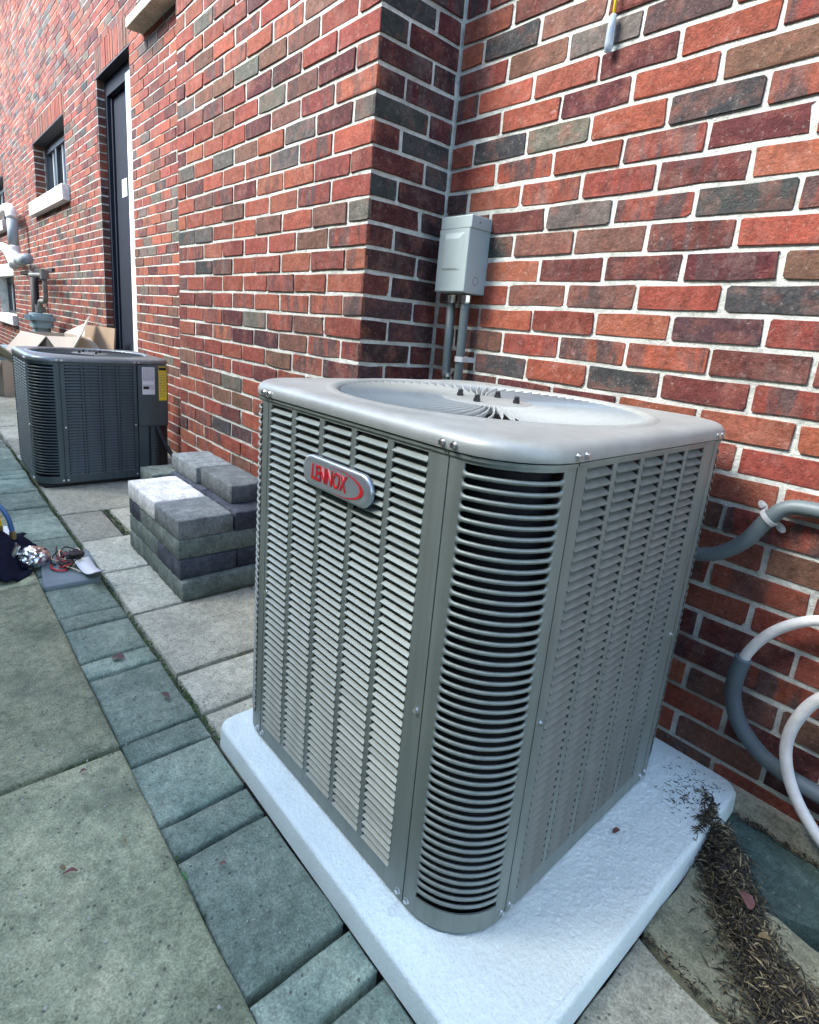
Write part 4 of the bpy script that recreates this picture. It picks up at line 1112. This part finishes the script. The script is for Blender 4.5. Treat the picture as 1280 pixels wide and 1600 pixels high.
q = MB(); q.tube(catmull([(.04, -.02, .10), (.03, -.03, .17), (-.03, -.06, .24), (-.16, -.10, .25), (-.4, -.16, .15), (-.6, -.2, .05)], 8), .0095, 10); q.build('yellow_hose', M['yellow'], gs, smooth=True)
q = MB(); q.tube(catmull([(.13, .01, .10), (.11, .0, .16), (.04, -.03, .20), (-.08, -.09, .20), (-.3, -.16, .10), (-.5, -.25, .03)], 8), .0085, 10); q.build('blue_hose', M['blue'], gs, smooth=True)
q = MB(); q.tube([(.04, -.02, .065), (.04, -.02, .105)], .011, 8); q.tube([(.13, .01, .065), (.13, .01, .105)], .011, 8); q.build('fittings', M['brass'], gs, angle=40)
q = MB(); q.box(-.06, .20, -.035, .02, .03, .068); o2 = q.build('manifold_body', M['badge'], gs); bv = o2.modifiers.new('b', 'BEVEL'); bv.width = .008; bv.segments = 2
q = MB(); q.tube([(.20, .0, .05), (.235, .005, .055)], .007, 8); q.tube([(.235, -.012, .04), (.238, .012, .085)], .010, 10); q.build('valve_handle', M['zinc'], gs, angle=40)

# ------------------------------------------------------------------ moss, litter, leaves, chips
rm = random.Random(21)
def tuft(mb, x_, y_, z_, k, r):
    for _ in range(k):
        a = rm.uniform(0, 6.28); d = rm.uniform(0, r); px, py = x_ + d * math.cos(a), y_ + d * math.sin(a) * .6
        L = rm.uniform(.003, .009); b = rm.uniform(0, 6.28); w_ = L * .45; tl = rm.uniform(.2, 1)
        dx, dy = math.cos(b) * L, math.sin(b) * L; zz = z_ + rm.uniform(0, .005)
        mb.add([(px, py, zz), (px + dx * .5 - dy * .4, py + dy * .5 + dx * .4, zz + L * tl * .6), (px + dx, py + dy, zz + L * tl), (px + dx * .5 + dy * .4, py + dy * .5 - dx * .4, zz + L * tl * .6)], [(0, 1, 2, 3)])
mm = MB(); x_ = -3.2
while x_ < .27:
    dens = mnoise.noise(Vector((x_ * 5, 0, 3)))
    if dens > -.25: tuft(mm, x_, -.857 + rm.uniform(-.004, .004), -.012, int(6 + 14 * max(0, dens)), .012)
    x_ += .008
for k in range(60): tuft(mm, rm.uniform(-1.56, -1.18), -.655 + rm.uniform(-.008, .008), -.008, 8, .012)
for k in range(26): tuft(mm, .192 + rm.uniform(-.003, .003), rm.uniform(-1.16, -1.10), -.002, 6, .006)
for k in range(16): tuft(mm, rm.uniform(.3, 1.0), -1.048, -.012, 6, .008)
tag(mm.build('joint_moss', M['moss']), 'green moss and weeds growing in the paver joints', 'moss', kind='stuff')
# small sprig in the joint
def leaf_mesh(L, Wd, curl, seed):
    rr = random.Random(seed); V = []; k = 6
    for i in range(k + 1):
        t = i / k; wv = Wd * math.sin(math.pi * min(1, t * .92 + .06)) ** .8; z = curl * math.sin(t * 3.0) + rr.uniform(-.001, .001)
        V += [((t - .5) * L, -wv / 2 * rr.uniform(.85, 1.15), z + .25 * abs(wv) * rr.uniform(.3, .9)), ((t - .5) * L, 0, z), ((t - .5) * L, wv / 2 * rr.uniform(.85, 1.15), z + .25 * abs(wv) * rr.uniform(.3, .9))]
    mb = MB(); mb.add(V, [(i * 3 + q_, i * 3 + q_ + 1, i * 3 + q_ + 4, i * 3 + q_ + 3) for i in range(k) for q_ in (0, 1)]); return mb
def leaf(pos, L, Wd, rz, mt, label, seed, name='fallen_leaf', curl=.004):
    o = leaf_mesh(L, Wd, curl, seed).build(name, mt, smooth=True); o.location = pos; o.rotation_euler = (rm.uniform(-.15, .15), rm.uniform(-.15, .15), rz)
    return tag(o, label, 'leaf', 'leaves on the ground')
leaf((-.19, -.955, .006), .036, .028, .9, M['leaf_brown'], 'brown square leaf on the narrow pavers near the kerb slab', 1)
leaf((.055, -.905, .006), .032, .014, .4, M['leaf_brown'], 'dark thin leaf by the mossy joint of the narrow pavers', 2)
leaf((.235, -1.135, .022), .015, .009, 1.5, M['leaf_red'], 'pinkish petal near the joint on the kerb slab', 3)
leaf((.47, -1.205, .022), .024, .009, 1.3, M['leaf_red'], 'long pink and tan leaf lower on the kerb slab', 4)
leaf((.455, -1.215, .022), .014, .009, .6, M['leaf_tan'], 'tan leaf tip lying against the pink leaf on the kerb slab', 5)
leaf((.60, -.985, .006), .013, .008, 1.2, M['leaf_red'], 'small pink petal on the larger narrow paver', 6)
leaf((.46, -1.115, .022), .011, .007, .4, M['leaf_tan'], 'small yellow flake in the middle of the kerb slab', 7)
leaf((1.037, -.36, .060), .017, .010, 1.1, M['leaf_red'], 'dark pink petal on the white pad beside the condenser', 8)
leaf((1.255, -.285, .045), .038, .024, 2.2, M['leaf_red'], 'large faded pink leaf on the dry litter', 9)
leaf((1.30, -.33, .04), .02, .014, .5, M['leaf_tan'], 'small yellow leaf on the dry litter', 10)
sp = tag(empty('sprig', (.585, -1.05, 0)), 'tiny green sprig growing from the joint beside the kerb slab', 'plant')
for k in range(5):
    o = leaf_mesh(.0095, .006, .002, 40 + k).build('leaf', M['leaf_green'], sp, smooth=True); o.location = (rm.uniform(-.01, .01), rm.uniform(-.004, .004), -.002 + k * .002); o.rotation_euler = (rm.uniform(-.5, .5), rm.uniform(-.5, .5), k * 1.1)
# stone chips on the kerb slabs
ch = MB(); rc2 = random.Random(9)
for k in range(260):
    x_ = rc2.uniform(-.7, 1.1); y_ = rc2.uniform(-1.5, -1.06); s_ = rc2.choice((.001, .001, .0015, .0015, .002, .002, .003)); n_ = rc2.randint(4, 6); a0 = rc2.uniform(0, 6)
    ch.prism([(x_ + s_ * rc2.uniform(.6, 1.3) * math.cos(a0 + i * 6.283 / n_), y_ + s_ * rc2.uniform(.5, 1.1) * math.sin(a0 + i * 6.283 / n_)) for i in range(n_)], .012, .0172 + s_ * .25)
for k in range(40):
    x_ = rc2.uniform(-.5, .85); y_ = rc2.uniform(-1.04, -.87); s_ = rc2.choice((.001, .0015, .002)); n_ = 5; a0 = rc2.uniform(0, 6)
    ch.prism([(x_ + s_ * math.cos(a0 + i * 6.283 / n_), y_ + s_ * math.sin(a0 + i * 6.283 / n_)) for i in range(n_)], -.002, .004)
tag(ch.build('stone_chips', M['chips']), 'pale stone chips scattered over the kerb slabs', 'chips', kind='stuff')
# dry litter
lt = MB(); rl2 = random.Random(33)
LC = [(.035, .03, .02), (.05, .042, .025), (.02, .017, .015), (.08, .066, .035), (.11, .095, .055), (.012, .011, .011), (.26, .22, .13), (.14, .11, .06), (.03, .032, .022), (.018, .016, .014)]
def chip(x_, y_, z_, L, wd, flat):
    a = rl2.uniform(0, 6.28); tl = rl2.uniform(-.5, .5) * (0.1 if flat else 1); c = rl2.choice(LC if not flat else LC[:3] + LC[5:6]); v = rl2.uniform(.7, 1.3)
    d = Vector((math.cos(a), math.sin(a), tl)).normalized(); s_ = Vector((-math.sin(a), math.cos(a), rl2.uniform(-.6, .6) * (0 if flat else 1))).normalized(); up_ = d.cross(s_)
    p = Vector((x_, y_, z_)); cv_ = up_ * L * rl2.uniform(.0, .18)
    V = [p - d * L / 2, p + s_ * wd / 2 + cv_, p + d * L / 2, p - s_ * wd / 2 + cv_]
    V2 = [q_ - up_ * .0006 for q_ in V]
    lt.add(V + V2, [(0, 1, 2, 3), (7, 6, 5, 4), (0, 4, 5, 1), (1, 5, 6, 2), (2, 6, 7, 3), (3, 7, 4, 0)], (c[0] * v, c[1] * v, c[2] * v, 1))
path = [(1.095, -.085, .012, .006), (1.130, -.125, .020, .010), (1.165, -.165, .042, .062), (1.20, -.215, .058, .046), (1.245, -.28, .052, .028), (1.30, -.345, .060, .030), (1.37, -.405, .095, .034), (1.46, -.46, .13, .034), (1.6, -.54, .16, .034)]
for _ in range(15000):
    k = rl2.random() * (len(path) - 1); i = int(k); f = k - i; a, b = path[i], path[min(i + 1, len(path) - 1)]
    cx_, cy_, wd, hh = [a[q_] + (b[q_] - a[q_]) * f for q_ in range(4)]
    if k < 1.5 and rl2.random() < .93: continue
    if mnoise.noise(Vector((cx_ * 22, cy_ * 22, 8))) < -.18 and k > 3 and rl2.random() < .7: continue
    rr = rl2.gauss(0, .42); off = rr * wd
    x_ = cx_ + off * .72 + rl2.gauss(0, .008); y_ = cy_ + off * .70 * 1 + rl2.gauss(0, .008)
    zmax = hh * math.exp(-rr * rr * 2.2); basez = .056 if (x_ < 1.146 and y_ < -.01 and y_ > -.86) else .006
    if basez > .05 and rl2.random() > (x_ - 1.07) / .075: continue
    chip(x_, y_, basez + rl2.uniform(.0, 1) * zmax * (.35 if basez > .05 else 1), *((rl2.uniform(.008, .030), rl2.uniform(.001, .0036)) if rl2.random() < .6 else (rl2.uniform(.002, .006), rl2.uniform(.002, .004))), False)
for _ in range(190):
    x_ = 1.085 + rl2.gauss(0, .030); y_ = -.115 + rl2.gauss(0, .05)
    if x_ < 1.14 and y_ < -.01: chip(x_, y_, .0555, rl2.uniform(.003, .013), rl2.uniform(.0008, .0026), True)
for _ in range(260):
    x_ = rl2.uniform(1.16, 1.6); chip(x_, -.035 + rl2.gauss(0, .006) , .008, rl2.uniform(.006, .016), .004, False)
for _ in range(200):
    x_ = rl2.uniform(1.16, 1.36); chip(x_, -.462 - (x_ - 1.157) * .10 + rl2.gauss(0, .006), .004, rl2.uniform(.004, .012), .003, False)
so_m = MB(); SN = 60; V = []
for i in range(SN):
    k = 1.6 + i / (SN - 1) * (len(path) - 2.61); ii = int(k); f = k - ii; a, b = path[ii], path[min(ii + 1, len(path) - 1)]
    cx_, cy_, wd, hh = [a[q_] + (b[q_] - a[q_]) * f for q_ in range(4)]
    for j in range(13):
        u = (j - 6) / 6; e = min(1, i / 6); nz = mnoise.noise(Vector((i * .5, j * .6, 2)))
        V.append((cx_ + u * wd * .40 * e * (1 + .35 * nz), cy_ + u * wd * .39 * e * (1 + .35 * nz), .003 + max(0, (1 - u * u)) * hh * .55 * (1 + .7 * nz)))
lt.add(V, [(i * 13 + j, i * 13 + j + 1, (i + 1) * 13 + j + 1, (i + 1) * 13 + j) for i in range(SN - 1) for j in range(12)], (.022, .019, .016, 1))
tag(lt.build('leaf_litter', M['litter']), 'dry brown leaf litter heaped beside the white pad', 'leaf litter', kind='stuff')
